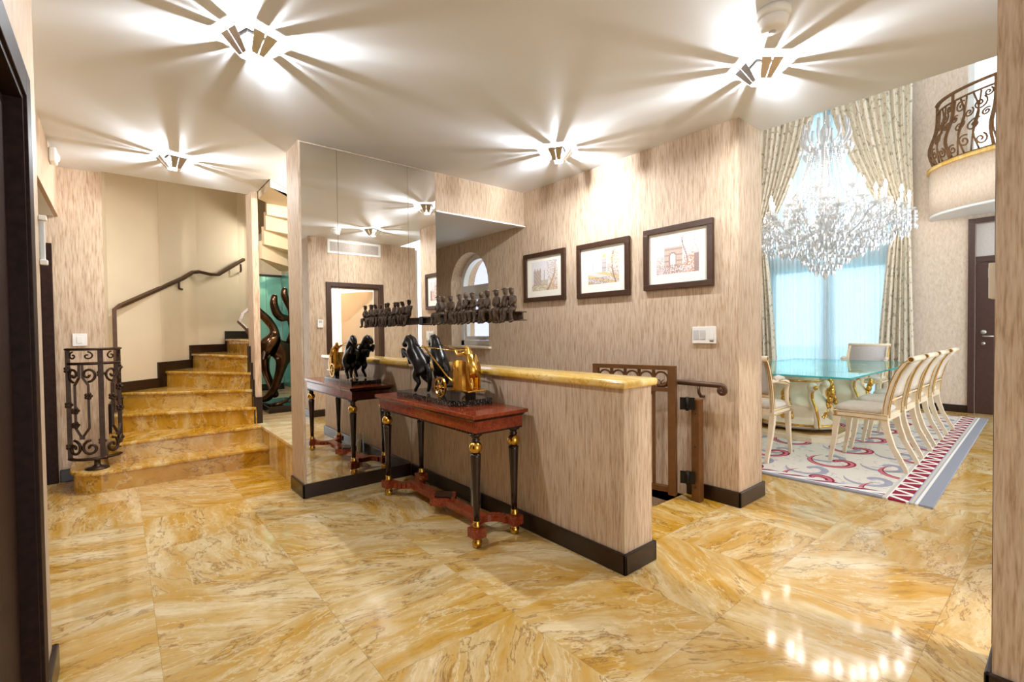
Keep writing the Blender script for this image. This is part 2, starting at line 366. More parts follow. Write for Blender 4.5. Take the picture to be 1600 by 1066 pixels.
def grid_wall(mb, axis, pos0, pos1, u0, u1, z0, z1, holes):
    """solid wall between pos0..pos1 on one axis, spanning u and z, minus rectangular holes (u0,u1,z0,z1)"""
    us = sorted({u0, u1, *[h[i] for h in holes for i in (0, 1)]}); zs = sorted({z0, z1, *[h[i] for h in holes for i in (2, 3)]})
    for i in range(len(us)-1):
        run = None
        for k in range(len(zs)-1):
            cu, cz = (us[i]+us[i+1])/2, (zs[k]+zs[k+1])/2
            hole = any(h[0] < cu < h[1] and h[2] < cz < h[3] for h in holes)
            if not hole: run = (run[0], zs[k+1]) if run else (zs[k], zs[k+1])
            if (hole or k == len(zs)-2) and run:
                if axis == 'x': mb.box(pos0, pos1, us[i], us[i+1], run[0], run[1])
                else: mb.box(us[i], us[i+1], pos0, pos1, run[0], run[1])
                run = None
    return mb
CZ = 3.03
# ================================================================== STRUCTURE
# ---- floor: screed with a stairwell opening, and the marble tiles laid on it
HX0, HX1, HY0, HY1 = 2.47, 3.71, 2.15, 6.6
fl = MB()
fl.box(-2.5, HX0, -3.0, 6.6, -0.12, -0.02); fl.box(HX0, HX1, -3.0, HY0, -0.12, -0.02); fl.box(HX1, 4.12, -3.0, 6.6, -0.12, -0.02); fl.box(4.12, 10.9, -3.0, 4.7, -0.12, -0.02)
floor = struct('floor', fl, 'pale_marble', 'polished golden marble floor of large square tiles', 'floor')
TS = 0.685; tile_cache = {}
def tile(x0, x1, y0, y1, m='floor_marble'):
    g = 0.0004; k = (round(x1-x0, 3), round(y1-y0, 3), m)
    cx, cy_ = (x0+x1)/2, (y0+y1)/2
    if k not in tile_cache:
        b = MB(); b.box(x0+g, x1-g, y0+g, y1-g, -0.02, 0.0)
        o = b.build('floor_tile', m, floor); tile_cache[k] = o.data
    else:
        o = bpy.data.objects.new('floor_tile', tile_cache[k]); col.objects.link(o); o.parent = floor
        o.location = Vector((cx, cy_, -0.02)) - floor.location
    return o
xs = [0.11+TS*k for k in range(-4, 17)]; ys = [0.425+TS*k for k in range(-5, 10)]
for i in range(len(xs)-1):
    for j in range(len(ys)-1):
        x0, x1, y0, y1 = xs[i], xs[i+1], ys[j], ys[j+1]
        y1 = min(y1, 6.58)
        if x0 > 4.12 and y0 >= 4.6: continue
        if x1 > HX0 and x0 < HX1 and y1 > HY0 and x0 > 2.0:
            if y0 < HY0:
                # rows cut by the head of the lower stairs
                if x0 < HX0: tile(x0, HX0, y0, y1); x0 = HX0
                if x1 > HX1: tile(HX1, x1, y0, y1); x1 = HX1
                tile(x0, x1, y0, HY0, 'gold_marble')
            else:
                if x0 < HX0 - 0.02: tile(x0, HX0, y0, y1)
                if x1 > HX1: tile(HX1, x1, y0, y1)
            continue
        if x0 > 0.75 and x1 < 1.5 and 4.5 < y0 < 5.3: tile(x0, x1, y0, y1, 'gold_marble'); continue
        tile(x0, x1, y0, y1)
# ---- ceilings
c = MB(); c.box(-0.44, 4.12, -3.0, 4.215, CZ, CZ+0.3); c.box(-0.44, 1.25, 4.215, 6.2, CZ, CZ+0.3); c.box(-2.5, -0.10, 6.2, 6.3, CZ, CZ+0.3); c.box(-2.5, -0.44, -3.0, 6.2, CZ, CZ+0.3)
c.prism([(1.25, 4.215), (2.5, 4.215), (2.5, 6.9), (1.264, 5.45), (1.25, 5.45)], CZ, CZ+0.3)
ceiling = struct('ceiling', c, 'white_paint', 'plain white ceiling over the foyer', 'ceiling')
c = MB(); c.box(2.51, 3.71, 4.245, 6.6, 2.655, 2.8); struct('ceiling_stairwell', c, 'white_paint', 'lower white ceiling over the descending stairs', 'ceiling')
c = MB(); c.box(-2.5, -0.45, 2.0, 6.27, 2.555, 2.7); struct('ceiling_hall', c, 'white_paint', 'low ceiling of the side hall at far left', 'ceiling')
c = MB(); c.box(4.12, 10.7, -3.0, 4.8, 6.6, 6.75); struct('ceiling_dining', c, 'white_paint', 'high white ceiling over the dining room', 'ceiling')
c = MB(); c.box(-0.3, 2.5, 5.4, 9.8, 5.6, 5.7); struct('ceiling_stair_tower', c, 'white_paint', 'ceiling high above the winding stairs', 'ceiling')
c = MB(); c.box(1.87, 2.35, 7.7, 9.5, 2.98, 3.1); struct('ceiling_landing', c, 'white_paint', 'low white ceiling at the back of the landing', 'ceiling')
# ---- walls
b = MB(); b.box(2.20, 2.47, 1.66, 4.215, -2.2, 1.065)
struct('wall_half', b, 'wallpaper', 'wallpapered half wall beside the console table', 'wall')
b = MB(); b.box(1.19, 2.505, 4.216, 4.57, 0, CZ); struct('wall_mirror', b, 'wallpaper', 'wallpapered pier carrying the tall mirror', 'wall')
b = MB(); b.box(2.35, 2.50, 4.57, 9.6, -2.2, 5.6); struct('wall_stairwell', b, 'stair_plaster', 'plaster wall between landing and descending stairs', 'wall')
b = MB(); b.box(2.505, 3.71, 4.216, 4.245, 2.64, CZ); struct('wall_header', b, 'wallpaper', 'wallpapered header over the descending stairs', 'wall')
b = MB(); b.box(2.505, 3.71, 4.19, 4.26, 2.625, 2.64); struct('trim_1', b, 'white_paint', 'thin white trim under the stairwell header', 'trim')
# picture wall with an arched window opening
WY0, WY1, WZ0, WZS = 4.93, 5.83, 1.21, 2.04
b = MB(); b.box(3.71, 4.12, 1.70, WY0, -2.2, CZ); b.box(3.71, 4.12, WY1, 6.6, -2.2, CZ); b.box(3.71, 4.12, WY0, WY1, -2.2, WZ0)
wr = (WY1-WY0)/2; wc = (WY0+WY1)/2; n = 16
for i in range(n):
    a0, a1 = pi*i/n, pi*(i+1)/n
    p = [(wc+wr*cos(a0), WZS+wr*sin(a0)), (wc+wr*cos(a1), WZS+wr*sin(a1))]
    bb = len(b.v)
    for x in (3.71, 4.12):
        b.v += [(x, p[0][0], p[0][1]), (x, p[1][0], p[1][1]), (x, p[1][0], CZ), (x, p[0][0], CZ)]
    for q in ((0, 1, 2, 3), (7, 6, 5, 4), (0, 4, 5, 1), (2, 6, 7, 3)): b.face(tuple(bb+k for k in q))
struct('wall_picture', b, 'wallpaper', 'long wallpapered wall hung with three framed prints', 'wall')
b = MB(); b.box(2.5, 4.12, 6.6, 6.75, -2.2, CZ); struct('wall_stairwell_end', b, 'wallpaper', 'end wall of the descending stairwell', 'wall')
# back wall with a doorway (seen in the mirror), its end beside the camera
b = grid_wall(MB(), 'y', 0.0, 0.2, 2.45, 4.43, 0, CZ, [(2.80, 3.68, 0, 2.21)]); b.box(2.45, 2.6, -2.6, 0.0, 0, CZ)
struct('wall_back', b, 'wallpaper', 'wallpapered wall at right edge with a dark-framed doorway', 'wall')
b = MB(); b.box(2.6, 4.6, -2.6, -2.45, 0, CZ); b.box(4.43, 4.58, -2.45, 0.0, 0, CZ); struct('wall_side_room', b, 'white_paint', 'pale walls of the side room behind the doorway', 'wall')
# left wall with a dark door
b = grid_wall(MB(), 'x', -0.44, -0.24, -3.0, 2.71, 0, CZ, [(1.30, 2.345, 0, 2.245)]); struct('wall_left', b, 'wallpaper', 'wallpapered wall at left edge around a dark door', 'wall')
b = MB(); b.box(-0.45, -0.42, 2.71, 6.27, 2.555, CZ); struct('wall_hall_header', b, 'wallpaper', 'wallpapered header over the side hall opening', 'wall')
b = MB(); b.box(-2.5, -0.10, 6.27, 6.45, 0, CZ); struct('wall_hall', b, 'wallpaper', 'wallpapered wall left of the winding stairs', 'wall')
b = MB(); b.box(-2.65, -2.5, -3, 6.45, 0, CZ); struct('wall_hall_far', b, 'wallpaper', 'far wall of the side hall', 'wall')
# winding stair wall: faceted plaster
out = [(-0.10, 6.48), (-0.08, 6.80), (0.42, 7.28), (0.86, 7.88), (1.45, 8.36), (1.60, 8.42)]
b = MB()
for (x0, y0), (x1, y1) in zip(out[:-1], out[1:]):
    d = Vector((x1-x0, y1-y0)).normalized(); nx, ny = -d.y*0.12, d.x*0.12
    b.prism([(x0-d.x*.02, y0-d.y*.02), (x1+d.x*.02, y1+d.y*.02), (x1+nx, y1+ny), (x0+nx, y0+ny)], 0, 5.6)
b.box(1.50, 1.60, 8.40, 9.6, 0, 5.6)
struct('wall_stair', b, 'stair_plaster', 'plain beige faceted wall around the winding stairs', 'wall')
b = MB(); b.box(-0.3, 4.12, 6.2, 6.2+0.02, CZ+0.3, 5.6); struct('wall_stair_upper', b, 'stair_plaster', 'upper wall over the ceiling edge of the stair tower', 'wall')
b = MB(); b.box(1.19, 1.255, 6.03, 6.33, 0.384, 5.6); struct('wall_stair_pier', b, 'wallpaper', 'slim wallpapered pier at the turn of the winding stairs', 'wall')
# dining room
b = grid_wall(MB(), 'x', 10.5, 10.75, -3.0, 4.8, 0, 6.6, [(2.02, 4.28, 0, 5.75), (0.1, 1.08, 0, 3.02), (-0.2, 1.18, 3.97, 6.3)])
struct('wall_dining_far', b, 'dining_wallpaper', 'pale far wall of the dining room with tall window', 'wall')
b = MB(); b.box(4.12, 10.5, 4.7, 4.85, 0, 6.6); struct('wall_dining_side', b, 'dining_wallpaper', 'side wall of the dining room', 'wall')
b = MB(); b.box(4.115, 4.125, -3, 4.8, CZ+0.3, 6.6); struct('wall_dining_upper', b, 'dining_wallpaper', 'upper dining room wall above the foyer ceiling edge', 'wall')
b = MB(); b.box(10.85, 10.9, -0.2, 1.3, 0, 3.2); struct('wall_dining_light_block', b, 'stair_plaster', 'added wall blocking outdoor light behind the dining room door', 'wall')  # unseen wall added to stop outdoor light leaking round the door
# ---- baseboards (dark wood, chamfered top)
def baseboard(name, runs, label, h=0.12, tk=0.02, z=0.0):
    b = MB()
    for x0, x1, y0, y1 in runs: b.box(x0, x1, y0, y1, z, z+h, 0.006)
    return struct(name, b, 'baseboard_wood', label, 'baseboard')
baseboard('baseboard_half_wall', [(2.18, 2.20, 1.64, 4.195), (2.18, 2.49, 1.64, 1.66), (2.47, 2.49, 1.64, 2.15)], 'dark baseboard round the half wall')
baseboard('baseboard_mirror', [(1.17, 2.18, 4.195, 4.216), (1.17, 1.19, 4.195, 4.57)], 'dark baseboard under the tall mirror')
baseboard('baseboard_picture', [(3.69, 3.71, 1.68, 2.14), (3.69, 4.14, 1.68, 1.70), (4.12, 4.14, 1.68, 4.7)], 'dark baseboard on the picture wall end')
baseboard('baseboard_left', [(-0.24, -0.22, 2.44, 2.73), (-0.24, -0.22, -3.0, 1.20), (-0.44, -0.22, 2.71, 2.73)], 'dark baseboard at left edge')
baseboard('baseboard_back', [(2.43, 2.72, 0.20, 0.22), (3.77, 4.43, 0.20, 0.22), (2.43, 2.45, -2.6, 0.22)], 'dark baseboard at right edge')
baseboard('baseboard_hall', [(-0.46, -0.10, 6.25, 6.27)], 'dark baseboard left of the iron railing')
baseboard('baseboard_dining', [(10.48, 10.5, 1.16, 1.80)], 'dark baseboard beside the dining room door')
# ---- stone cap of the half wall
b = MB(); prof = []
y0, y1, xa, xb, zb, zt = 1.628, 4.205, 2.168, 2.502, 1.065, 1.112
bm = bmesh.new(); bmesh.ops.create_cube(bm, size=1)
for v in bm.verts: v.co = Vector(((xa+xb)/2+v.co.x*(xb-xa), (y0+y1)/2+v.co.y*(y1-y0), (zb+zt)/2+v.co.z*(zt-zb)))
bmesh.ops.bevel(bm, geom=[e for e in bm.edges], offset=0.018, segments=4, profile=0.5, affect='EDGES'); b.bm(bm, True)
struct('trim_2', b, 'cap_marble', 'golden marble cap on the half wall', 'wall cap')
# ---- landing platform behind the mirror pier
b = MB(); b.box(1.225, 2.35, 4.57, 9.6, -0.02, 0.35); plat = struct('floor_landing', b, 'gold_marble', 'raised marble landing beyond the mirror pier', 'landing')
for k in range(5):
    for i in range(2):
        q = MB(); q.box(1.20+i*0.58, 1.20+(i+1)*0.58-0.002, 4.575+k*1.0, 4.575+(k+1)*1.0-0.002, 0.35, 0.384, 0.006); q.build('floor_tile', 'pale_marble', plat)
for k in range(4):
    q = MB(); q.box(1.213, 1.2245, 4.575+k*0.32, 4.575+(k+1)*0.32-0.002, 0.0, 0.349); q.build('side_tile', 'pale_marble' if k % 2 == 0 else 'gold_marble', plat)
b = MB(); b.box(1.25, 2.35, 9.5, 9.6, 0.384, 5.6); struct('wall_landing_end', b, 'stair_plaster', 'end wall of the landing behind the aqua mirrors', 'wall')
# aqua mirror panels of the landing
t_ = thing('mirrored_wall_panels', 'aqua tinted mirror panels behind the bronze sculpture', 'mirror', (1.9, 9.48, 0.384))
for k in range(4):
    q = MB(); q.box(1.3+k*0.26, 1.3+(k+1)*0.26-0.006, 9.465, 9.495, 0.5, 2.45); q.build('mirror_panel', 'aqua_mirror', t_)
q = MB(); q.box(1.28, 2.345, 9.45, 9.497, 2.45, 2.49); q.build('top_rail', 'black_iron', t_)
q = MB(); q.box(1.28, 2.345, 9.45, 9.497, 0.384, 0.5); q.build('bottom_rail', 'black_gloss', t_)
b = MB(); b.box(2.338, 2.349, 6.2, 9.44, 0.45, 2.5)
tag(b.build('side_mirror', 'aqua_mirror'), 'aqua mirror along the landing side wall', 'mirror')

# ================================================================== WINDING STAIRS
RS = 0.192
nose = {1: [(1.222, 5.565), (-0.12, 5.565)], 2: [(1.222, 5.84), (-0.10, 5.84)], 3: [(1.185, 5.985), (-0.12, 6.50)], 4: [(1.185, 6.09), (-0.2, 6.98)],
        5: [(1.185, 6.13), (0.36, 7.38)], 6: [(1.185, 6.25), (0.72, 7.80)], 7: [(1.185, 6.345), (1.22, 8.25)], 8: [(1.25, 6.34), (1.60, 8.42)], 9: [(1.34, 6.30), (2.34, 8.1)]}
stair = thing('winding_staircase', 'golden marble winding stairs rising behind the iron railing', 'stairs', (0.6, 6.3, 0))
fill = {1: [], 2: [(-0.10, 6.26)], 3: [(-0.09, 6.72)], 4: [(0.40, 7.27)], 5: [(0.42, 7.28)], 6: [(0.85, 7.87)], 7: [(1.45, 8.36)], 8: [(2.3, 8.5)]}
chainw = [(-0.10, 5.4)] + out; chains = [0.0]
for (xa, ya), (xb, yb) in zip(chainw[:-1], chainw[1:]): chains.append(chains[-1]+math.hypot(xb-xa, yb-ya))
def hit(p, q):   # where the line p->q meets the wall: (arc length, point)
    dx, dy = q[0]-p[0], q[1]-p[1]
    for n_, ((xa, ya), (xb, yb)) in enumerate(zip(chainw[:-1], chainw[1:])):
        ex_, ey_ = xb-xa, yb-ya; den = dx*ey_-dy*ex_
        if abs(den) < 1e-9: continue
        t_ = ((xa-p[0])*ey_-(ya-p[1])*ex_)/den; u_ = ((xa-p[0])*dy-(ya-p[1])*dx)/den
        if t_ > 0 and -1e-6 <= u_ <= 1+1e-6: return chains[n_]+u_*math.hypot(ex_, ey_), (xa+ex_*u_, ya+ey_*u_)
    return chains[-1], chainw[-1]
def off_line(p, q, d):  # move the line p-q forward (towards lower steps) by d
    v = Vector((q[0]-p[0], q[1]-p[1])).normalized(); nx, ny = -v.y, v.x
    # lower side is the side facing the camera / previous step
    return (p[0]+nx*d, p[1]+ny*d), (q[0]+nx*d, q[1]+ny*d)
for k in range(1, 8):
    (i0, o0), (i1, o1) = nose[k], nose[k+1]
    z = RS*k
    oi, oo = i0, o0
    ri, ro = off_line(i0, o0, -0.022)
    def poly(a, bq):
        if k == 1:
            arc = [(-0.10-0.27*sin(t), 5.86-0.295*cos(t)*(5.86-a[1])/0.295) for t in [pi/2*j/8 for j in range(9)]]
            return [a] + arc + [(-0.37, 6.25), (-0.1, 6.25), (-0.1, 6.1), (1.222, 6.1)]
        a2, b2 = off_line(i1, o1, -0.06)
        if k == 2: a2 = (1.184, a2[1])
        s0_, P0 = hit(a, bq); s1_, P1 = hit(a2, b2)
        mid = [v for v, sv in zip(chainw, chains) if s0_+1e-4 < sv < s1_-1e-4]
        return [a, P0] + mid + [P1, a2]
    def inset(P, a):  # keep the flight inside its faceted wall
        return P
    top = poly(oi, oo); body = poly(ri, ro)
    if k == 1: body = [(1.222, 5.59)] + [(-0.10-0.245*sin(t), 5.86-0.27*cos(t)) for t in [pi/2*j/8 for j in range(9)]] + [(-0.345, 6.25), (-0.1, 6.25), (-0.1, 6.1), (1.222, 6.1)]
    q = MB(); q.prism(body, RS*(k-1) if k > 1 else 0.0, z-0.032); q.build('riser', 'gold_marble', stair)
    bm = bmesh.new(); vs_ = [bm.verts.new((p[0], p[1], z-0.032)) for p in top]; f = bm.faces.new(vs_); bm.normal_update()
    if f.normal.z < 0: f.normal_flip()
    r = bmesh.ops.extrude_face_region(bm, geom=[f]); bmesh.ops.translate(bm, verts=[v for v in r['geom'] if isinstance(v, bmesh.types.BMVert)], vec=(0, 0, 0.032))
    bmesh.ops.recalc_face_normals(bm, faces=bm.faces[:])
    bmesh.ops.bevel(bm, geom=[e for e in bm.edges if abs(e.verts[0].co.z-e.verts[1].co.z) < 1e-4], offset=0.010, segments=2, profile=0.5, affect='EDGES', clamp_overlap=True)
    q = MB().bm(bm); q.build('tread', 'gold_marble', stair)
# stepped dark skirting on the outer wall
b = MB()
def wall_pt(s_):  # point on the outer wall at arc length s_, inset
    L = 0
    for (x0, y0), (x1, y1) in zip(out[:-1], out[1:]):
        d = math.hypot(x1-x0, y1-y0)
        if s_ <= L+d: f = (s_-L)/d; return (x0+(x1-x0)*f, y0+(y1-y0)*f, -(y1-y0)/d, (x1-x0)/d)
        L += d
    return (out[-1][0], out[-1][1], 0, 1)
def arclen(x, y):
    best = (9, 0); L = 0
    for (x0, y0), (x1, y1) in zip(out[:-1], out[1:]):
        d = math.hypot(x1-x0, y1-y0)
        for j in range(41):
            f = j/40; e = math.hypot(x-(x0+(x1-x0)*f), y-(y0+(y1-y0)*f))
            if e < best[0]: best = (e, L+d*f)
        L += d
    return best[1]
ends = {2: 0.0, 3: arclen(-0.09, 6.5), 4: arclen(0.0, 6.88), 5: arclen(0.42, 7.30), 6: arclen(0.80, 7.79), 7: arclen(1.30, 8.24), 8: arclen(1.85, 8.48)}
for k in range(2, 8):
    s0, s1 = ends[k]-0.11, ends[k+1]
    steps = max(2, int((s1-s0)/0.05))
    for j in range(steps):
        a = wall_pt(max(0, s0+(s1-s0)*j/steps)); c2 = wall_pt(max(0, s0+(s1-s0)*(j+1)/steps))
        # a run along the tread and, in the first 0.1, up the riser below
        z0 = RS*k-0.04 if s0+(s1-s0)*j/steps > ends[k] else RS*(k-1)
        if s0+(s1-s0)*j/steps > ends[k+1]-0.11: z0 = RS*k
        tk = 0.025
        b.prism([(a[0], a[1]), (a[0]-a[2]*-tk*-1*-1, a[1]-a[3]*tk), (c2[0]-c2[2]*tk, c2[1]-c2[3]*tk), (c2[0], c2[1])] if False else
                [(a[0]-a[2]*tk, a[1]-a[3]*tk), (c2[0]-c2[2]*tk, c2[1]-c2[3]*tk), (c2[0]+a[2]*0.0, c2[1]), (a[0], a[1])], z0, RS*k+0.115)
struct('baseboard_stair', b, 'baseboard_wood', 'stepped dark skirting climbing the stair wall', 'baseboard')
b = MB()
for k, ya, yb in ((3, 6.03, 6.09), (4, 6.09, 6.15), (5, 6.15, 6.25), (6, 6.25, 6.33)):
    b.box(1.168, 1.19, ya-0.02, yb, RS*(k-1), RS*k+0.115)
b.box(1.19, 1.255, 6.008, 6.03, 0.384, 0.384+0.30)
struct('baseboard_pier', b, 'baseboard_wood', 'stepped dark skirting on the slim stair pier', 'baseboard')
# underside of the flight above the landing
up = thing('upper_stair_flight', 'cream underside of the stair flight above the landing', 'stairs', (1.8, 6.8, 2.4))
for k in range(4):
    a0, a1 = rad(6+15*k), rad(6+15*(k+1)); z = 2.865-0.17*k; cx, cy_ = 1.26, 6.15
    R_ = [1.05, 1.08, 1.1, 1.3, 1.3][k]
    q = MB(); q.prism([(cx+0.12*cos(a0), cy_+0.12*sin(a0)), (min(2.34, cx+R_*cos(a0)), cy_+R_*sin(a0)), (min(2.34, cx+R_*cos(a1)), cy_+R_*sin(a1)), (cx+0.12*cos(a1), cy_+0.12*sin(a1))], z-0.05, z+0.16)
    q.build('step_underside', 'white_paint' if False else 'stair_plaster', up)
q = MB(); q.prism([(1.262, 5.462), (2.34, 6.715), (2.34, 6.25), (1.40, 6.16), (1.262, 6.02)], 2.95, 3.029); q.build('step_underside', 'stair_plaster', up)
# ---- lower stairs behind the half wall
low = thing('lower_staircase', 'golden marble stairs descending behind the half wall', 'stairs', (3.09, 3.5, -2.2))
for k in range(1, 10):
    q = MB(); q.box(2.51, 3.70, 2.15+0.30*(k-1), 2.15+0.30*k+0.02 if k < 9 else 6.59, -0.192*k-0.05, -0.192*k); q.build('tread', 'gold_marble', low)
    q = MB(); q.box(2.51, 3.70, 2.13+0.30*(k-1), 2.15+0.30*(k-1), -0.192*k, -0.192*(k-1)-0.0505 if k > 1 else -0.121); q.build('riser', 'gold_marble', low)

# ================================================================== WINDOWS AND DOORS
# window_1: arched window on the stairs
win = bpy.data.objects.new('window_1', None); col.objects.link(win); win.location = (3.92, wc, WZ0); win['kind'] = 'structure'; win['label'] = 'white arched window above the descending stairs'; win['category'] = 'window'
def arch_ring(mb, x0, x1, ro, ri, zc, yc, a0=0, a1=pi, n=20):
    rings = []
    for i in range(n+1):
        a = a0+(a1-a0)*i/n; rings.append([(x0, yc+ro*cos(a), zc+ro*sin(a)), (x1, yc+ro*cos(a), zc+ro*sin(a)), (x1, yc+ri*cos(a), zc+ri*sin(a)), (x0, yc+ri*cos(a), zc+ri*sin(a))])
    return mb.loft(rings, False)
q = MB(); arch_ring(q, 3.88, 3.96, wr-0.001, wr-0.07, WZS, wc); q.box(3.88, 3.96, WY0, WY0+0.07, WZ0, WZS); q.box(3.88, 3.96, WY1-0.07, WY1, WZ0, WZS); q.box(3.88, 3.96, WY0, WY1, WZ0, WZ0+0.07)
q.box(3.87, 3.97, WY0+0.07, WY1-0.07, WZS-0.12, WZS+0.02); q.build('window_frame', 'window_white', win)
q = MB()
for (ya, yb, za, zb) in ((WY0+0.075, WY0+0.13, WZ0+0.075, WZS-0.125), (WY1-0.13, WY1-0.075, WZ0+0.075, WZS-0.125), (WY0+0.13, WY1-0.13, WZ0+0.075, WZ0+0.13), (WY0+0.13, WY1-0.13, WZS-0.18, WZS-0.125)): q.box(3.89, 3.95, ya, yb, za, zb)
q.build('sash', 'window_white', win)
q = MB(); q.box(3.915, 3.925, WY0+0.13, WY1-0.13, WZ0+0.13, WZS-0.18); q.build('pane', 'window_glass', win)
q = MB(); pr = [(wc+(wr-0.072)*cos(pi*i/16), WZS+0.021+(wr-0.072)*sin(pi*i/16)*0.94) for i in range(17)]
bb = len(q.v); q.v += [(3.915, a, z) for a, z in pr] + [(3.925, a, z) for a, z in pr]; q.face(tuple(range(17))); q.face(tuple(range(33, 16, -1))); q.build('pane', 'window_glass', win)
q = MB(); q.box(3.67, 3.88, WY0-0.05, WY1+0.03, WZ0-0.03, WZ0-0.001, 0.005); q.build('window_sill', 'cream_paint', win)
q = MB(); q.box(3.86, 3.88, WY0+0.30, WY0+0.42, WZ0+0.075, WZ0+0.09); q.build('handle', 'satin_metal', win)
# window_2: tall dining window with french doors
win = bpy.data.objects.new('window_2', None); col.objects.link(win); win.location = (10.6, 3.15, 0); win['kind'] = 'structure'; win['label'] = 'tall white dining room window with glazed doors'; win['category'] = 'window'
q = MB()
for ya, yb, za, zb in ((2.02, 2.10, 0, 5.75), (4.20, 4.28, 0, 5.75), (2.10, 4.20, 5.67, 5.75), (2.10, 4.20, 2.66, 2.84)): q.box(10.56, 10.66, ya, yb, za, zb)
q.build('window_frame', 'window_white', win)
for ya, yb in ((2.105, 3.145), (3.155, 4.195)):
    q = MB()
    for y0, y1, z0, z1 in ((ya, ya+0.10, 0.005, 2.655), (yb-0.10, yb, 0.005, 2.655), (ya+0.10, yb-0.10, 0.005, 0.16), (ya+0.10, yb-0.10, 2.52, 2.655)): q.box(10.575, 10.645, y0, y1, z0, z1)
    d = q.build('glazed_door', 'window_white', win)
    q = MB(); q.box(10.605, 10.615, ya+0.10, yb-0.10, 0.16, 2.52); q.build('pane', 'window_glass', d)
    q = MB()
    for y0, y1, z0, z1 in ((ya, ya+0.07, 2.845, 5.665), (yb-0.07, yb, 2.845, 5.665), (ya+.07, yb-.07, 2.845, 2.92), (ya+.07, yb-.07, 5.59, 5.665)): q.box(10.575, 10.645, y0, y1, z0, z1)
    d = q.build('upper_sash', 'window_white', win)
    q = MB(); q.box(10.605, 10.615, ya+0.07, yb-0.07, 2.92, 5.59); q.build('pane', 'window_glass', d)
# window_3: glazed opening behind the balcony
win = bpy.data.objects.new('window_3', None); col.objects.link(win); win.location = (10.62, 0.5, 3.97); win['kind'] = 'structure'; win['label'] = 'glazed balcony doors high on the dining room wall'; win['category'] = 'window'
q = MB()
for ya, yb, za, zb in ((-0.2, -0.13, 3.97, 6.3), (1.11, 1.18, 3.97, 6.3), (-0.13, 1.11, 6.22, 6.3), (0.45, 0.53, 3.97, 6.22)): q.box(10.56, 10.66, ya, yb, za, zb)
q.build('window_frame', 'window_white', win)
for ya, yb in ((-0.13, 0.45), (0.53, 1.11)):
    q = MB(); q.box(10.605, 10.615, ya, yb, 3.97, 6.22); q.build('pane', 'window_glass', win)
# door_1: dark door at left edge
def empty_struct(name, loc, label, cat):
    o = bpy.data.objects.new(name, None); col.objects.link(o); o.location = loc; o['kind'] = 'structure'; o['label'] = label; o['category'] = cat; return o
d = empty_struct('door_1', (-0.24, 2.0, 0), 'dark wooden door and frame at left edge', 'door')
q = MB(); q.box(-0.24, -0.225, 2.335, 2.435, 0, 2.33, 0.003); q.box(-0.24, -0.225, 1.21, 1.31, 0, 2.33, 0.003); q.box(-0.24, -0.225, 1.31, 2.335, 2.235, 2.33, 0.003); q.build('casing', 'door_wood', d)
q = MB(); q.box(-0.42, -0.235, 2.315, 2.345, 0, 2.245); q.box(-0.42, -0.235, 1.30, 1.33, 0, 2.245); q.box(-0.42, -0.235, 1.33, 2.315, 2.215, 2.245); q.build('jamb', 'door_wood', d)
q = MB(); q.box(-0.33, -0.28, 1.335, 2.31, 0.008, 2.21, 0.004); q.build('door_leaf', 'door_wood', d)
# door_2: dining room door with upper glazing
d = empty_struct('door_2', (10.5, 0.6, 0), 'dark brown dining room door with lever handle', 'door')
q = MB(); q.box(10.46, 10.5, 1.08, 1.16, 0, 3.10, 0.005); q.box(10.46, 10.5, 0.02, 0.10, 0, 3.10, 0.005); q.box(10.46, 10.5, 0.10, 1.08, 3.02, 3.10, 0.005); q.build('casing', 'dining_door_wood', d)
q = MB(); q.box(10.52, 10.57, 0.105, 1.075, 0.001, 2.40, 0.004); lf = q.build('door_leaf', 'dining_door_wood', d)
q = MB(); q.box(10.52, 10.57, 0.105, 1.075, 2.41, 2.50, 0.004); q.build('transom_rail', 'dining_door_wood', d)
q = MB(); q.box(10.54, 10.55, 0.105, 1.075, 2.50, 3.015); q.build('transom_pane', 'sofa_grey', d)
q = MB(); q.lathe([(0.001, 0), (0.035, 0.0), (0.038, 0.004), (0.03, 0.01), (0.001, 0.012)], 0, 0, 0, 16)
q.v = [(10.52-z, 0.985+x, 1.30+y) for x, y, z in q.v]; q.build('rosette', 'satin_metal', lf)
q = MB(); q.tube([(10.515, 0.985, 1.235), (10.45, 0.985, 1.235), (10.44, 0.96, 1.235), (10.44, 0.86, 1.235)], 0.012, 8); q.lathe([(0.001, 0), (0.03, 0), (0.03, 0.012), (0.001, 0.013)], 0, 0, 0, 4) if False else None; q.build('lever', 'satin_metal', lf)
q = MB(); q.lathe([(0.001, 0), (0.025, 0.0), (0.025, 0.008), (0.001, 0.009)], 0, 0, 0, 16); q.v = [(10.52-z, 0.985+x, 1.12+y) for x, y, z in q.v]; q.build('keyhole_plate', 'satin_metal', lf)
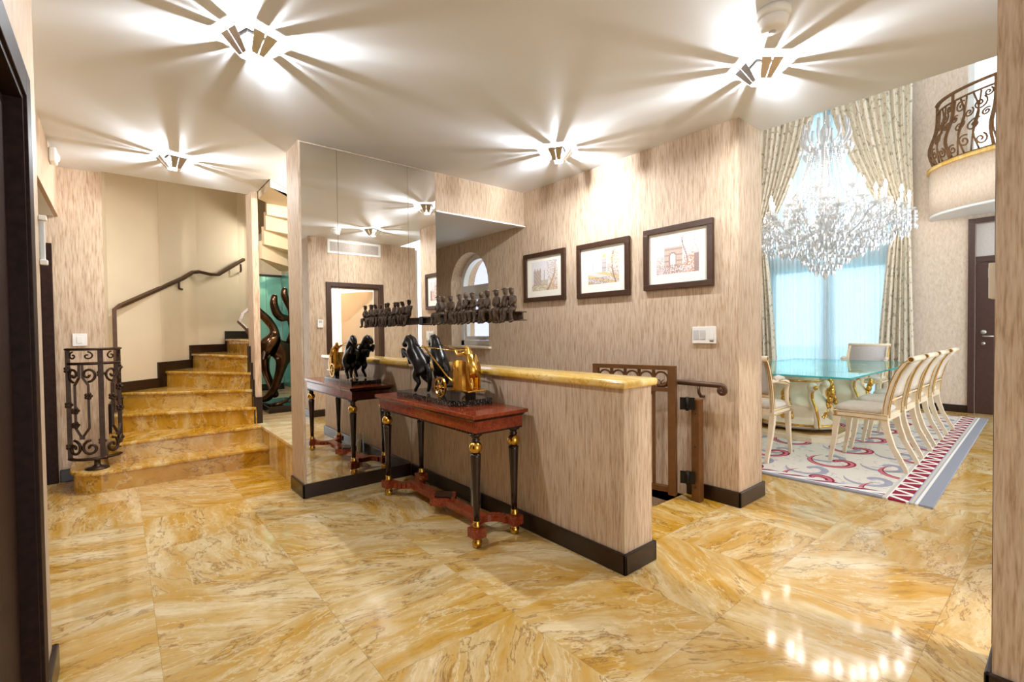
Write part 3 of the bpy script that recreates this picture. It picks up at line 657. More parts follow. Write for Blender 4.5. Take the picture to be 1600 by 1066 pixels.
# door_3: doorway behind the camera, seen in the mirror, leaf ajar
d = empty_struct('door_3', (3.24, 0.2, 0), 'dark-framed doorway reflected in the mirror, leaf ajar', 'door')
q = MB(); q.box(2.725, 2.80, 0.2, 0.225, 0, 2.285, 0.004); q.box(3.68, 3.76, 0.2, 0.225, 0, 2.285, 0.004); q.box(2.80, 3.68, 0.2, 0.225, 2.21, 2.285, 0.004); q.build('casing', 'frame_wood', d)
q = MB(); q.box(2.80, 2.82, 0.0, 0.2, 0, 2.21); q.box(3.66, 3.68, 0.0, 0.2, 0, 2.21); q.box(2.82, 3.66, 0.0, 0.2, 2.19, 2.21); q.build('jamb', 'frame_wood', d)
q = MB(); a = rad(66); hx, hy = 3.655, 0.0; L = 0.82
q.prism([(hx, hy), (hx-L*cos(a), hy-L*sin(a)), (hx-L*cos(a)+0.04*sin(a), hy-L*sin(a)-0.04*cos(a)), (hx+0.04*sin(a)*0, hy-0.045)], 0.01, 2.18); lf = q.build('door_leaf', 'stair_plaster', d)
# door_4: dark door frame in the side hall
d = empty_struct('door_4', (-0.9, 6.26, 0), 'dark door frame in the side hall left of the railing', 'door')
q = MB(); q.box(-0.55, -0.47, 6.235, 6.27, 0, 2.29, 0.004); q.box(-1.45, -1.37, 6.235, 6.27, 0, 2.29, 0.004); q.box(-1.37, -0.55, 6.235, 6.27, 2.21, 2.29, 0.004); q.build('casing', 'door_wood', d)
q = MB(); q.box(-1.365, -0.555, 6.25, 6.269, 0.005, 2.205); q.build('door_leaf', 'door_wood', d)

# ---- outside the arched window: a lilac neighbouring house and the sea
b = MB(); b.box(7.0, 9.0, 9.93, 13.0, -4.0, 3.4); b.box(6.9, 9.1, 9.85, 13.1, 3.4, 3.6)
tag(b.build('neighbour_house', 'lilac_render'), 'lilac rendered house outside the arched window', 'house')
b = MB(); b.box(12.0, 160.0, -60.0, 160.0, -4.2, -4.0); o = struct('ground_sea', b, 'sea', 'turquoise sea beyond the arched window', 'sea')
# ================================================================== BALCONY
bal = empty_struct('balcony', (10.5, 0.2, 3.17), 'curved wallpapered balcony with gilt edge in the dining room', 'balcony')
bcx, bcy, bax, bay = 10.5, 0.2, 1.0, 1.44
def ell(t, d=0.0): return (bcx-(bax+d)*cos(t), bcy+(bay+d)*sin(t))
ts = [-pi/2+pi*i/40 for i in range(41)]
q = MB(); q.prism([ell(t) for t in ts][::-1], 3.20, 3.90, True); q.build('fascia', 'dining_wallpaper', bal)
q = MB(); q.prism([ell(t, -0.005) for t in ts][::-1], 3.16, 3.20, True); q.build('underside', 'white_paint', bal)
q = MB(); q.prism([ell(t, 0.03) for t in ts][::-1], 3.90, 3.955, True); q.build('stone_edge', 'cap_marble', bal)
def ribbon(mb, mp, pts, w=0.012, d=0.012):
    mb.tube([mp(u, z) for u, z in pts], [w]*len(pts), 6)
def spiral(cu, cz, r0_, turns, a0, dirn=1, n=18, r1=0.15):
    return [(cu+r0_*(1-(1-r1)*i/n)*cos(a0+dirn*2*pi*turns*i/n), cz+r0_*(1-(1-r1)*i/n)*sin(a0+dirn*2*pi*turns*i/n)) for i in range(n+1)]
rail = thing('balcony_railing', 'bronze scrollwork railing on the curved dining room balcony', 'railing', (9.8, 0.6, 3.955))
def bmap(u, z):  # u: metres along the arc from the window end; the railing bellies out low down
    t = pi/2-0.14-u*0.78; bulge = 0.10*math.exp(-((z-4.25)/0.25)**2)
    x, y = ell(t, -0.10+bulge); return (x, y, z)
q = MB(); q.tube([bmap(u/20, 4.99) for u in range(0, 61)], 0.035, 8, flat=(0.6, 1)); q.build('top_rail', 'balcony_iron', rail)
q = MB(); q.tube([bmap(u/20, 4.86) for u in range(0, 61)], 0.016, 6); q.build('rail', 'balcony_iron', rail)
q = MB(); q.tube([bmap(u/20, 3.985) for u in range(0, 61)], 0.03, 6, flat=(0.6, 1)); q.build('bottom_rail', 'balcony_iron', rail)
for k in range(5):
    q = MB(); u = 0.0+0.62*k
    q.tube([bmap(u, 3.97+(4.99-3.97)*i/12) for i in range(13)], 0.026, 4); q.build('post', 'balcony_iron', rail)
for k in range(4):
    u0_ = 0.62*k
    for m_ in range(5):
        q = MB(); pts = [(u0_+0.05+0.10*m_+0.10*sin(pi*i/14)*(1 if m_ % 2 else -0.3), 4.0+0.84*i/14) for i in range(15)]
        ribbon(q, bmap, pts, 0.013); q.build('bar', 'balcony_iron', rail)
    for cu, czz, rr, dd in ((0.16, 4.72, 0.09, 1), (0.44, 4.66, 0.10, -1), (0.2, 4.42, 0.08, -1), (0.42, 4.36, 0.10, 1), (0.30, 4.16, 0.09, 1), (0.50, 4.12, 0.08, -1), (0.10, 4.10, 0.07, 1), (0.30, 4.58, 0.07, -1), (0.08, 4.56, 0.06, 1), (0.54, 4.50, 0.06, 1), (0.54, 4.78, 0.06, -1)):
        q = MB(); ribbon(q, bmap, spiral(u0_+cu, czz, rr, 1.4, 1.0, dd), 0.012); q.build('scroll', 'balcony_iron', rail)
# ================================================================== FOYER THINGS
# ---- tall mirror, three panels
mir = thing('wall_mirror_panels', 'tall three-panel mirror on the pier behind the console table', 'mirror', (1.855, 4.21, 0.122))
for x0, x1 in ((1.205, 1.509), (1.512, 2.197), (2.200, 2.504)):
    q = MB(); q.box(x0, x1, 4.2065, 4.2155, 0.122, CZ-0.012); q.build('mirror_panel', 'mirror_glass', mir)
# ---- ceiling lamps
def lamp(x, y, label, ang):
    r_ = thing('ceiling_lamp', label, 'ceiling lamp', (x, y, CZ-0.16), 'square chrome ceiling lamps')
    zc = CZ
    q = MB(); q.prism([(x+0.085*cos(ang+pi/4+k*pi/2), y+0.085*sin(ang+pi/4+k*pi/2)) for k in range(4)], zc-0.018, zc-0.0005); q.build('canopy', 'satin_metal', r_)
    q = MB(); q.lathe([(0.008, 0), (0.008, 0.048)], x, y, zc-0.0665, 10); q.build('socket', 'chrome', r_)
    for k in range(4):
        a = ang+k*pi/2; q = MB()
        for s_ in (-1, 1):     # two crystal leaves per side with a slit between them
            def P(rr, tt, z): return (x+rr*cos(a)-tt*sin(a), y+rr*sin(a)+tt*cos(a), z)
            i0, i1 = 0.0016*s_, 0.034*s_; o0, o1 = 0.004*s_, 0.068*s_
            q.loft([[P(0.052, i0, zc-0.104), P(0.052, i1, zc-0.104), P(0.056, i1, zc-0.102), P(0.056, i0, zc-0.102)],
                    [P(0.128, o0, zc-0.0185), P(0.128, o1, zc-0.0185), P(0.132, o1, zc-0.0185), P(0.132, o0, zc-0.0185)]], False)
        q.build('leaf_reflector', 'satin_metal', r_)
    q = MB(); q.ball((x, y, zc-0.082), .014, 12, 8); q.build('bulb', 'bulb', r_)
    ld = bpy.data.lights.new('lamp_light', 'POINT'); ld.energy = CEIL_LAMP_W; ld.color = (0.89, 0.945, 1.0); ld.shadow_soft_size = 0.020
    lo = bpy.data.objects.new('lamp_light', ld); col.objects.link(lo); lo.parent = r_; lo.location = Vector((x, y, zc-0.082)) - r_.location
lamp(0.60, 2.93, 'chrome ceiling lamp nearest the camera, at upper left', 0.35)
lamp(3.10, 1.28, 'chrome ceiling lamp beside the smoke detector, at upper right', 0.9)
lamp(0.43, 5.33, 'chrome ceiling lamp in front of the winding stairs', 0.2)
lamp(3.08, 3.03, 'chrome ceiling lamp above the descending stairs, near the framed prints', 0.6)
def added_downlight(x, y, z, w_, label):  # added unseen fill lamp for a space that would stay too dark
    r_ = thing('added_downlight', label, 'ceiling lamp', (x, y, z-.03))
    q = MB(); q.lathe([(.06, 0), (.08, .004), (.08, .0295)], x, y, z-.03, 20); q.build('trim_ring', 'chrome', r_)
    q = MB(); q.lathe([(.001, 0), (.055, 0), (.055, .004)], x, y, z-.034, 20); q.build('lens', 'bulb', r_)
    ld = bpy.data.lights.new('added_fill_light', 'POINT'); ld.energy = w_; ld.color = (1.0, .95, .88); ld.shadow_soft_size = .05
    lo = bpy.data.objects.new('added_fill_light', ld); col.objects.link(lo); lo.parent = r_; lo.location = (0, 0, -.06)
added_downlight(3.3, -1.2, CZ, 110, 'added unseen lamp brightening the side room behind the doorway')  # added fill so the reflected side room reads bright
added_downlight(2.12, 8.1, 2.98, 12, 'added unseen lamp brightening the back of the landing, near the aqua mirrors')  # added fill for the aqua panels and sculpture
added_downlight(1.8, 5.1, CZ, 35, 'added unseen lamp brightening the landing behind the mirror pier')  # added fill for the landing, hidden behind the pier
added_downlight(0.9, 7.2, 5.6, 10, 'added unseen lamp brightening the winding stairs from high above')  # added weak fill for the stair tower, out of view
# ---- smoke detector, sensor
r_ = thing('smoke_detector', 'round white smoke detector on the ceiling', 'smoke detector', (2.62, 1.02, CZ-0.1))
q = MB(); q.lathe([(0.001, 0), (0.075, 0), (0.08, 0.02), (0.078, 0.0395), (0.001, 0.0395)], 2.62, 1.02, CZ-0.04, 28); q.build('base', 'white_plastic', r_)
q = MB(); q.lathe([(0.001, 0), (0.05, 0), (0.062, 0.01), (0.068, 0.05), (0.066, 0.055), (0.001, 0.055)], 2.62, 1.02, CZ-0.098, 28); q.build('cover', 'white_plastic', r_)
q = MB(); q.lathe([(0.001, 0), (0.018, 0), (0.018, 0.004), (0.001, 0.004)], 2.63, 1.03, CZ-0.102, 14); q.build('test_button', 'sofa_grey', r_)
r_ = thing('motion_sensor', 'white motion sensor on the header at far left', 'sensor', (-0.38, 5.62, 2.87))
q = MB(); q.box(-0.419, -0.37, 5.53, 5.68, 2.88, 3.0, 0.012); q.build('housing', 'white_plastic', r_)
q = MB(); q.ball((-0.368, 5.605, 2.93), 0.035, 10, 6, (0.5, 1, 1)); q.build('lens', 'wax', r_)
# ---- switches, thermostat, vent
def plate(name, label, cat, loc, boxes):
    r_ = thing(name, label, cat, loc)
    for nm, m_, bx in boxes:
        q = MB(); q.box(*bx, 0.002); q.build(nm, m_, r_)
    return r_
r_ = plate('switch_panel', 'white wall switch panel under the arch print', 'switch', (3.70, 1.98, 1.28),
      [('back_plate', 'white_plastic', (3.693, 3.7095, 1.877, 2.081, 1.283, 1.42))] +
      [('button', 'sofa_grey', (3.690, 3.693, y-0.024, y+0.024, 1.315, 1.392)) for y in (2.045, 1.987)] +
      [('button', 'white_plastic', (3.690, 3.693, y-0.022, y+0.022, 1.315, 1.400)) for y in (1.915,)] + [('indicator', 'iron', (3.690, 3.6925, 1.895, 1.928, 1.300, 1.307))])
plate('hall_switch', 'white switch plate behind the iron stair railing', 'switch', (-0.29, 6.26, 1.30), [('back_plate', 'white_plastic', (-0.345, -0.24, 6.255, 6.2695, 1.31, 1.43)), ('rocker', 'white_plastic', (-0.315, -0.27, 6.251, 6.255, 1.335, 1.405))])
plate('thermostat', 'small white thermostat on the wall at right edge', 'thermostat', (2.62, 0.21, 1.5), [('case', 'white_plastic', (2.572, 2.664, 0.2005, 0.228, 1.505, 1.64)), ('screen', 'sofa_grey', (2.592, 2.644, 0.228, 0.231, 1.585, 1.625))])
r_ = thing('air_vent', 'white air vent over the doorway reflected in the mirror', 'vent', (3.24, 0.21, 2.78))
q = MB()
for x0, x1, z0, z1 in ((2.76, 3.715, 2.78, 2.815), (2.76, 3.715, 2.975, 3.01), (2.76, 2.80, 2.815, 2.975), (3.675, 3.715, 2.815, 2.975)): q.box(x0, x1, 0.2005, 0.218, z0, z1)
q.build('frame', 'white_plastic', r_)
for k in range(7):
    q = MB(); z = 2.822+0.022*k; q.prism([(2.80, 0.2008), (3.675, 0.2008), (3.675, 0.213), (2.80, 0.213)], z, z+0.010); q.build('louver', 'sofa_grey', r_)
r_ = thing('door_closer_bracket', 'clear plastic bracket on the corner of the left wall', 'bracket', (-0.24, 2.72, 1.69))
q = MB(); q.box(-0.239, -0.222, 2.711, 2.72, 1.70, 1.89, 0.003); q.box(-0.239, -0.215, 2.69, 2.72, 1.875, 1.895, 0.003); q.box(-0.239, -0.215, 2.69, 2.72, 1.695, 1.715, 0.003); q.build('bracket_arm', 'white_plastic', r_)
q = MB(); q.box(-0.239, -0.225, 2.695, 2.710, 1.72, 1.87); q.build('clear_cover', 'lantern_glass', r_)

# ---- framed prints
def ink(kind, u, v):   # u 0..1 left to right, v 0..1 bottom to top
    import math as m_
    n = random.random()
    sky = (0.82, 0.80, 0.82); c = tuple(x*(0.96+0.08*n) for x in sky)
    if kind == 0:
        if 0.08 < u < 0.38 and v < 0.72+0.05*m_.sin(u*60) and v > 0.1: c = (0.55, 0.45, 0.38) if (int(u*26)+int(v*20)) % 3 else (0.42, 0.34, 0.30)
        if abs(u-0.5) < 0.02 and v < 0.68: c = (0.5, 0.46, 0.42)
        if 0.38 < u < 0.65 and v < 0.35: c = (0.62, 0.54, 0.42)
        if v < 0.16+0.06*n: c = (0.55, 0.45, 0.28) if n > 0.4 else (0.78, 0.72, 0.6)
        tx = 0.66+0.22*v-0.25*(v-0.5)**2+(0.18 if v > 0.55 else 0)*(v-0.55)
        if abs(u-(0.62+0.3*m_.sin(v*2.0))) < 0.035*(1.15-v): c = (0.42, 0.28, 0.16)
        if u > 0.6 and v > 0.3 and n > 0.72: c = (0.55, 0.38, 0.24)
        if u > 0.7 and v < 0.4 and n > 0.4: c = (0.66, 0.42, 0.24)
    elif kind == 1:
        if abs(u-0.17) < 0.008+0.03*max(0, (0.65-v)) and 0.4 < v < 0.7: c = (0.52, 0.48, 0.52)
        if 0.46 < u < 0.60 and 0.35 < v < 0.78: c = (0.55, 0.5, 0.48) if int(v*26) % 4 else (0.4, 0.36, 0.36)
        if 0.62 < u < 0.72 and 0.35 < v < 0.6: c = (0.6, 0.54, 0.5)
        if (u-0.53)**2+(v-0.84)**2 < 0.0022: c = (0.9, 0.62, 0.12)
        if v < 0.36: c = (0.72, 0.55, 0.25) if 0.5+0.5*m_.sin(u*9+v*30) > 0.6 else (0.74, 0.68, 0.66)
        if v < 0.2 and n > 0.55: c = (0.36, 0.26, 0.26)
        if u > 0.72 and n > 0.55: c = (0.5, 0.36, 0.22)
        if abs(u-(0.90-0.12*m_.sin(v*2.6))) < 0.02: c = (0.32, 0.2, 0.14)
        if u > 0.66 and v > 0.5 and n > 0.75: c = (0.86, 0.66, 0.28)
    else:
        c = tuple(x*0.92 for x in c)
        if 0.20 < u < 0.62 and 0.20 < v < 0.74: c = (0.62, 0.48, 0.40) if int(v*30) % 5 else (0.44, 0.32, 0.28)
        if 0.34 < u < 0.46 and 0.20 < v < 0.48+0.09*m_.sqrt(max(0, 1-((u-0.40)/0.06)**2)): c = (0.86, 0.80, 0.80)
        elif 0.31 < u < 0.49 and 0.20 < v < 0.52+0.09*m_.sqrt(max(0, 1-((u-0.40)/0.09)**2)): c = (0.40, 0.28, 0.24)
        if v < 0.26 and n > 0.4: c = (0.46, 0.30, 0.24)
        if u > 0.66 and v < 0.55 and n > 0.45: c = (0.66, 0.36, 0.22)
        if u > 0.62 and v > 0.45 and n > 0.7: c = (0.70, 0.56, 0.54)
        if abs(u-(0.68+0.06*m_.sin(v*5))) < 0.012 and v > 0.2: c = (0.36, 0.24, 0.2)
        if u > 0.90 and v < 0.5: c = (0.38, 0.26, 0.24)
        if u < 0.18 and v < 0.5 and n > 0.5: c = (0.60, 0.46, 0.42)
    return c
def print_(kind, y0, y1, z0, z1, label, iy0, iy1, iz0, iz1):
    """y1 is the left edge as seen; the print faces -x"""
    r_ = thing('framed_print', label, 'picture', (3.7, (y0+y1)/2, z0), 'framed city prints on the long wall')
    fw = 0.05
    q = MB()
    for ya, yb, za, zb in ((y0, y1, z1-fw, z1), (y0, y1, z0, z0+fw), (y0, y0+fw, z0+fw, z1-fw), (y1-fw, y1, z0+fw, z1-fw)): q.box(3.675, 3.7095, ya, yb, za, zb, 0.003)
    q.build('frame', 'frame_wood', r_)
    q = MB(); q.box(3.698, 3.706, y0+fw-0.002, y1-fw+0.002, z0+fw-0.002, z1-fw+0.002); q.build('mat', 'mat_board', r_)
    nx, nz = 56, 48; q = MB(); cols = []
    for k in range(nz+1):
        for i in range(nx+1): q.v.append((3.6972, iy1+(iy0-iy1)*i/nx, iz0+(iz1-iz0)*k/nz))
    for k in range(nz):
        for i in range(nx):
            a = k*(nx+1)+i; q.face((a, a+1, a+nx+2, a+nx+1)); cols.append(ink(kind, (i+0.5)/nx, (k+0.5)/nz))
    o = q.build('print', 'print_ink', r_)
    at = o.data.color_attributes.new('ink', 'FLOAT_COLOR', 'CORNER')
    for p in o.data.polygons:
        for li in p.loop_indices: at.data[li].color = (*cols[p.index], 1)
print_(0, 3.535, 4.199, 1.739, 2.292, 'framed print of towers and a leaning tree, farthest from the gate', 3.66, 4.07, 1.86, 2.19)
print_(1, 2.705, 3.361, 1.733, 2.283, 'framed print of a gold-topped column, middle of the three', 2.83, 3.22, 1.865, 2.185)
print_(2, 1.893, 2.546, 1.753, 2.298, 'framed print of a stone arch, nearest the dining room', 2.02, 2.42, 1.885, 2.19)

# ---- console table
ct = thing('console_table', 'mahogany console table with gilt ball legs before the half wall', 'table', (1.93, 3.17, 0))
X0, X1, Y0, Y1 = 1.70, 2.158, 2.43, 3.92
q = MB(); q.box(X0, X1, Y0, Y1, 0.845, 0.87, 0.003); q.build('table_top', 'mahogany', ct)
q = MB(); q.loft([[(X0+.03, Y0+.03, .825), (X1-.03, Y0+.03, .825), (X1-.03, Y1-.03, .825), (X0+.03, Y1-.03, .825)], [(X0+.01, Y0+.01, .8449), (X1-.01, Y0+.01, .8449), (X1-.01, Y1-.01, .8449), (X0+.01, Y1-.01, .8449)]], False); q.build('moulding', 'ebony', ct)
q = MB(); q.box(X0+.03, X1-.03, Y0+.03, Y1-.03, 0.752, 0.8249); ap = q.build('apron', 'mahogany', ct)
q = MB()
n = 44
for i in range(n):
    y = Y0+.035+(Y1-Y0-.07)*(i+.5)/n
    q.box(X0+.026, X0+.036, y-.010, y+.010, 0.740, 0.7519)
q.box(X0+.036, X1-.036, Y0+.026, Y1-.026, 0.742, 0.7515); q.build('bead_moulding', 'ebony', ct)
legs = [(1.765, 2.505), (2.085, 2.505), (1.765, 3.815), (2.085, 3.815)]
for lx, ly in legs:
    q = MB(); q.lathe([(.012, .742), (.045, .7415), (.045, .732), (.028, .722), (.022, .708), (.030, .700), (.026, .692), (.020, .688)][::-1], lx, ly, 0, 18)
    lg = q.build('leg', 'ebony', ct)
    q = MB(); q.ball((lx, ly, .650), 0.044, 20, 12); q.build('gilt_ball', 'gold', lg)
    q = MB(); q.lathe([(.020, .170), (.023, .30), (.028, .45), (.034, .59), (.036, .608), (.02, .612)], lx, ly, 0, 20); q.build('shaft', 'ebony', lg)
    q = MB(); q.lathe([(.024, .128), (.030, .134), (.026, .142), (.028, .152), (.022, .160), (.024, .168), (.018, .172)], lx, ly, 0, 18); q.build('gilt_collar', 'gold', lg)
    q = MB(); q.box(lx-.045, lx+.045, ly-.045, ly+.045, .066, .128, .004); q.build('block', 'mahogany', lg)
    q = MB(); q.lathe([(.018, 0), (.030, .004), (.034, .03), (.030, .046), (.022, .050), (.034, .056), (.034, .0655)], lx, ly, 0, 18); q.build('gilt_foot', 'gold', lg)
q = MB()
for ye, sgn in ((2.505, 1), (3.815, -1)):   # concave end stretchers
    ring = []
    for i in range(13):
        a = pi*i/12; x = 1.925-0.125*cos(a); y = ye+sgn*(0.03+0.13*sin(a)); ring.append((x, y))
    for (xa, ya), (xb, yb) in zip(ring[:-1], ring[1:]):
        d = Vector((xb-xa, yb-ya)).normalized(); nx, ny = -d.y*0.028, d.x*0.028
        q.prism([(xa-nx, ya-ny), (xb-nx, yb-ny), (xb+nx, yb+ny), (xa+nx, ya+ny)] if True else [], .074, .120)
q.box(1.885, 1.965, 2.64, 3.71, .0745, .1195)
q.build('stretcher', 'mahogany', ct)
q = MB(); q.prism([(1.925, 3.02), (2.045, 3.175), (1.925, 3.33), (1.805, 3.175)], .072, .128); dm = q.build('centre_diamond', 'mahogany', ct)
q = MB(); q.prism([(1.925, 3.07), (2.005, 3.175), (1.925, 3.28), (1.845, 3.175)], .1281, .140); q.build('inlay', 'ebony', dm)

# ---- chariot statue
ch = thing('chariot_statue', 'bronze statue of two rearing horses and gilt chariot on console table', 'statue', (1.96, 3.24, 0.87))
q = MB(); q.prism([(1.80, 3.70), (1.80, 2.88), (1.87, 2.79), (2.12, 2.79), (2.12, 3.70)], 0.8705, 0.912); q.build('plinth', 'black_marble', ch)
def horse(var):
    s_ = 0.93; hx = 0.032
    T = [(0, -.04, .235), (0, .015, .28), (0, .075, .345), (0, .10, .395), (0, .112, .44), (0, .145, .480), (0, .185, .468), (0, .225, .425), (0, .245, .400)]
    Tr = [.052, .056, .058, .046, .034, .031, .030, .025, .021]
    G = [(T, Tr, None)]
    d = 0.05 if var else -0.03
    for k, sx in enumerate((-1, 1)):
        dy = (0.05, -0.05)[k] if var == 0 else (-0.02, 0.06)[k]
        G.append(([(sx*hx, -.03, .19), (sx*hx*1.1, .015+dy*.3, .145), (sx*hx, -.06+dy*.7, .09), (sx*hx, -.025+dy, .035), (sx*hx, -.01+dy, .006)], [.040, .030, .017, .012, .015], 0))
    for k, sx in enumerate((-1, 1)):
        dz = (0.04, -0.02)[k] if var == 0 else (-0.01, 0.05)[k]
        G.append(([(sx*hx, .115, .33), (sx*hx*1.1, .16, .315+dz*.5), (sx*hx, .225, .345+dz), (sx*hx, .215, .285+dz), (sx*hx, .195, .262+dz)], [.030, .021, .014, .010, .013], 2))
    G.append(([(0, -.085, .24), (0, -.125, .20), (0, -.135, .12), (0, -.12, .07)], [.014, .020, .020, .008], 0))
    G.append(([(0.012, .140, .503)], [.006], 5)); G.append(([(-0.012, .140, .503)], [.006], 5))
    V, E, R_ = chain(G); V = [tuple(c_*s_ for c_ in v) for v in V]; R_ = [r*s_*1.28 for r in R_]
    return skin_mesh(V, E, R_, 2)
for k, (hx_, hy_, rz) in enumerate(((1.885, 3.44, 0.12), (2.035, 3.37, -0.16))):
    h = mesh_obj('horse', horse(k), 'black_bronze', ch, Vector((hx_, hy_, 0.912))-ch.location, rz)
    q = MB()      # mane crest along the neck
    for i in range(7):
        f_ = i/6; q.ball((0, .052+.062*f_+.018*f_*f_, .375+.085*f_-.006*f_*f_), 0.021, 8, 6, (0.5, 1, 1))
    mo = q.build('mane', 'black_bronze', h, world=False); mo.parent = h
wheelm = MB(); n = 20
rings = []
for i in range(n+1):
    a = 2*pi*i/n; rings.append([(0.0+dx, (0.072+dr)*cos(a), (0.072+dr)*sin(a)) for dx, dr in ((-.007, -.007), (.007, -.007), (.007, .006), (-.007, .006))])
wheelm.loft(rings, False, cap=False)
for k in range(6):
    a = pi*k/3; wheelm.tube([(0, .008*cos(a), .008*sin(a)), (0, .068*cos(a), .068*sin(a))], .006, 6)
wheelm.tube([(-.016, 0, 0), (.016, 0, 0)], .014, 10)
for x in (1.835, 2.075):
    q = MB(); q.v = [(x+a, 3.05+b_, 0.992+c_) for a, b_, c_ in wheelm.v]; q.f = list(wheelm.f); q.sm = list(wheelm.sm); q.mi = list(wheelm.mi); q.build('wheel', 'gold', ch)
q = MB()   # chariot body: curved gilt shell open at the back
rings = []
for i in range(13):
    a = -pi*0.62+pi*1.24*i/12; x, y = 1.955+0.09*sin(a), 2.90+0.09*cos(a)+0.0
    top = 1.19-0.11*abs(i-6)/6*abs(i-6)/6
    yb = y if abs(a) < pi/2 else y-0.05
    rings.append([(x, yb, 0.985), (x, yb+0.0, top), (1.955+(x-1.955)*.92, 2.90+(yb-2.90)*.92, top), (1.955+(x-1.955)*.92, 2.90+(yb-2.90)*.92, 0.985)])
q.loft(rings, False); cb = q.build('chariot_body', 'gold', ch)
q = MB(); q.box(1.875, 2.035, 2.74, 2.985, 0.972, 0.985, 0.003); q.build('chariot_floor', 'gold', ch)
q = MB(); q.tube([(1.845, 3.05, .992), (2.065, 3.05, .992)], .008, 8); q.box(1.93, 1.98, 2.80, 2.86, .9121, .972); q.build('axle', 'black_bronze', ch)
q = MB(); q.tube([(1.955, 2.99, .99), (1.955, 3.15, 1.06), (1.955, 3.48, 1.275), (1.955, 3.50, 1.285)], .008, 8); q.tube([(1.87, 3.49, 1.28), (2.04, 3.47, 1.28)], .007, 6); q.build('draught_pole', 'gold', ch)
for sx, hx_ in ((-1, 1.885), (1, 2.03)):
    q = MB(); q.tube([(1.955+.03*sx, 2.90, 1.265), (1.955+.04*sx, 3.05, 1.265), (hx_+.02*sx, 3.3, 1.285), (hx_+.02*sx, 3.60, 1.325)], .0035, 6); q.build('rein', 'gold', ch)
V, E, R_ = chain([([(0, 0, .17), (0, .005, .215), (0, .02, .26), (0, .03, .285), (0, .045, .315)], [.026, .022, .030, .012, .024], None),
    ([(.022, .01, .14), (.024, .03, .08), (.024, .0, .012), (.024, .028, .006)], [.022, .016, .011, .009], 0), ([(-.022, -.01, .14), (-.026, -.02, .075), (-.026, -.065, .012), (-.026, -.04, .006)], [.022, .016, .011, .009], 0),
    ([(.034, .03, .262), (.05, .075, .285), (.042, .14, .305)], [.014, .011, .009], 2), ([(-.034, .03, .262), (-.055, .075, .245), (-.04, .13, .285)], [.014, .011, .009], 2)])
dr = mesh_obj('charioteer', skin_mesh(V, E, R_, 2), 'gold', ch, Vector((1.955, 2.83, 0.985))-ch.location)
q = MB(); q.loft([[(-.04, -.02, .255), (.04, -.02, .255), (.04, -.012, .257), (-.04, -.012, .257)], [(-.05, -.07, .17), (.05, -.06, .17), (.05, -.052, .172), (-.05, -.062, .172)], [(-.055, -.085, .09), (.045, -.08, .09), (.045, -.073, .09), (-.055, -.078, .09)]], True); q.build('cloak', 'gold', dr, world=False)

# ---- row of bronze figures seated on a steel beam, fixed to the mirror
bs = thing('beam_sculpture', 'bronze row of small figures seated on a girder by the mirror', 'sculpture', (2.36, 3.45, 1.48))
q = MB(); q.box(2.325, 2.395, 2.70, 4.2055, 1.545, 1.553); q.box(2.325, 2.395, 2.70, 4.2055, 1.482, 1.490); q.box(2.356, 2.364, 2.705, 4.2055, 1.490, 1.545); q.build('girder', 'beam_bronze', bs)
q = MB(); q.box(2.318, 2.402, 4.17, 4.2058, 1.475, 1.56, 0.003); q.build('wall_bracket', 'black_iron', bs)
def sitter(seed):
    rg = random.Random(seed); j = lambda a: rg.uniform(-a, a)
    ln, hd, tw = j(.014), j(.012), j(.02)
    G = [([(0, 0, .022), (-.004+ln*.4, 0, .058), (-.006+ln, 0, .098), (-.006+ln, 0, .120), (-.009+ln, hd*.5, .136), (-.011+ln+hd*.5, hd, .152), (-.011+ln+hd*.5, hd, .170)], [.021, .019, .022, .010, .0145, .0165, .012], None)]
    for sx in (-1, 1):
        ky = sx*(.018+rg.uniform(0, .012)); kx = -.056+j(.01)
        G.append(([(-.018, sx*.013, .016), (kx, ky, .016), (kx+.004+j(.012), ky+j(.01), -.028), (kx+.004+j(.012), ky+j(.01), -.066), (kx-.022, ky, -.072)], [.016, .0135, .0115, .009, .008], 0))
        G.append(([(-.006+ln, sx*.027, .104), (-.012+ln+j(.01), sx*.036, .068), (-.040+j(.012), sx*.012+tw, .050+j(.014))], [.012, .0105, .009], 2))
    V, E, R_ = chain(G); return skin_mesh(V, E, [r*1.3 for r in R_], 2), G[0][0][5]
variants = [sitter(s_) for s_ in (1, 2, 3, 4, 5, 6)]
fy = [2.80, 2.905, 2.995, 3.115, 3.215, 3.345, 3.42, 3.555, 3.68, 3.80, 3.905]
for k, y in enumerate(fy):
    me, hd = variants[k % 6]
    o = mesh_obj('seated_figure', me, 'beam_bronze', bs, Vector((2.352, y, 1.553))-bs.location, random.uniform(-.25, .25), (1.08, 1.08, 1.08+random.uniform(-.05, .06)))
    if k not in (4, 6):
        q = MB(); q.lathe([(.001, 0), (.0175, 0), (.020, .006), (.016, .013), (.001, .016)], hd[0], hd[1], hd[2]+.006, 12); q.box(hd[0]-.030, hd[0]-.012, hd[1]-.010, hd[1]+.010, hd[2]+.005, hd[2]+.010)
        q.build('cap', 'beam_bronze', o, world=False)

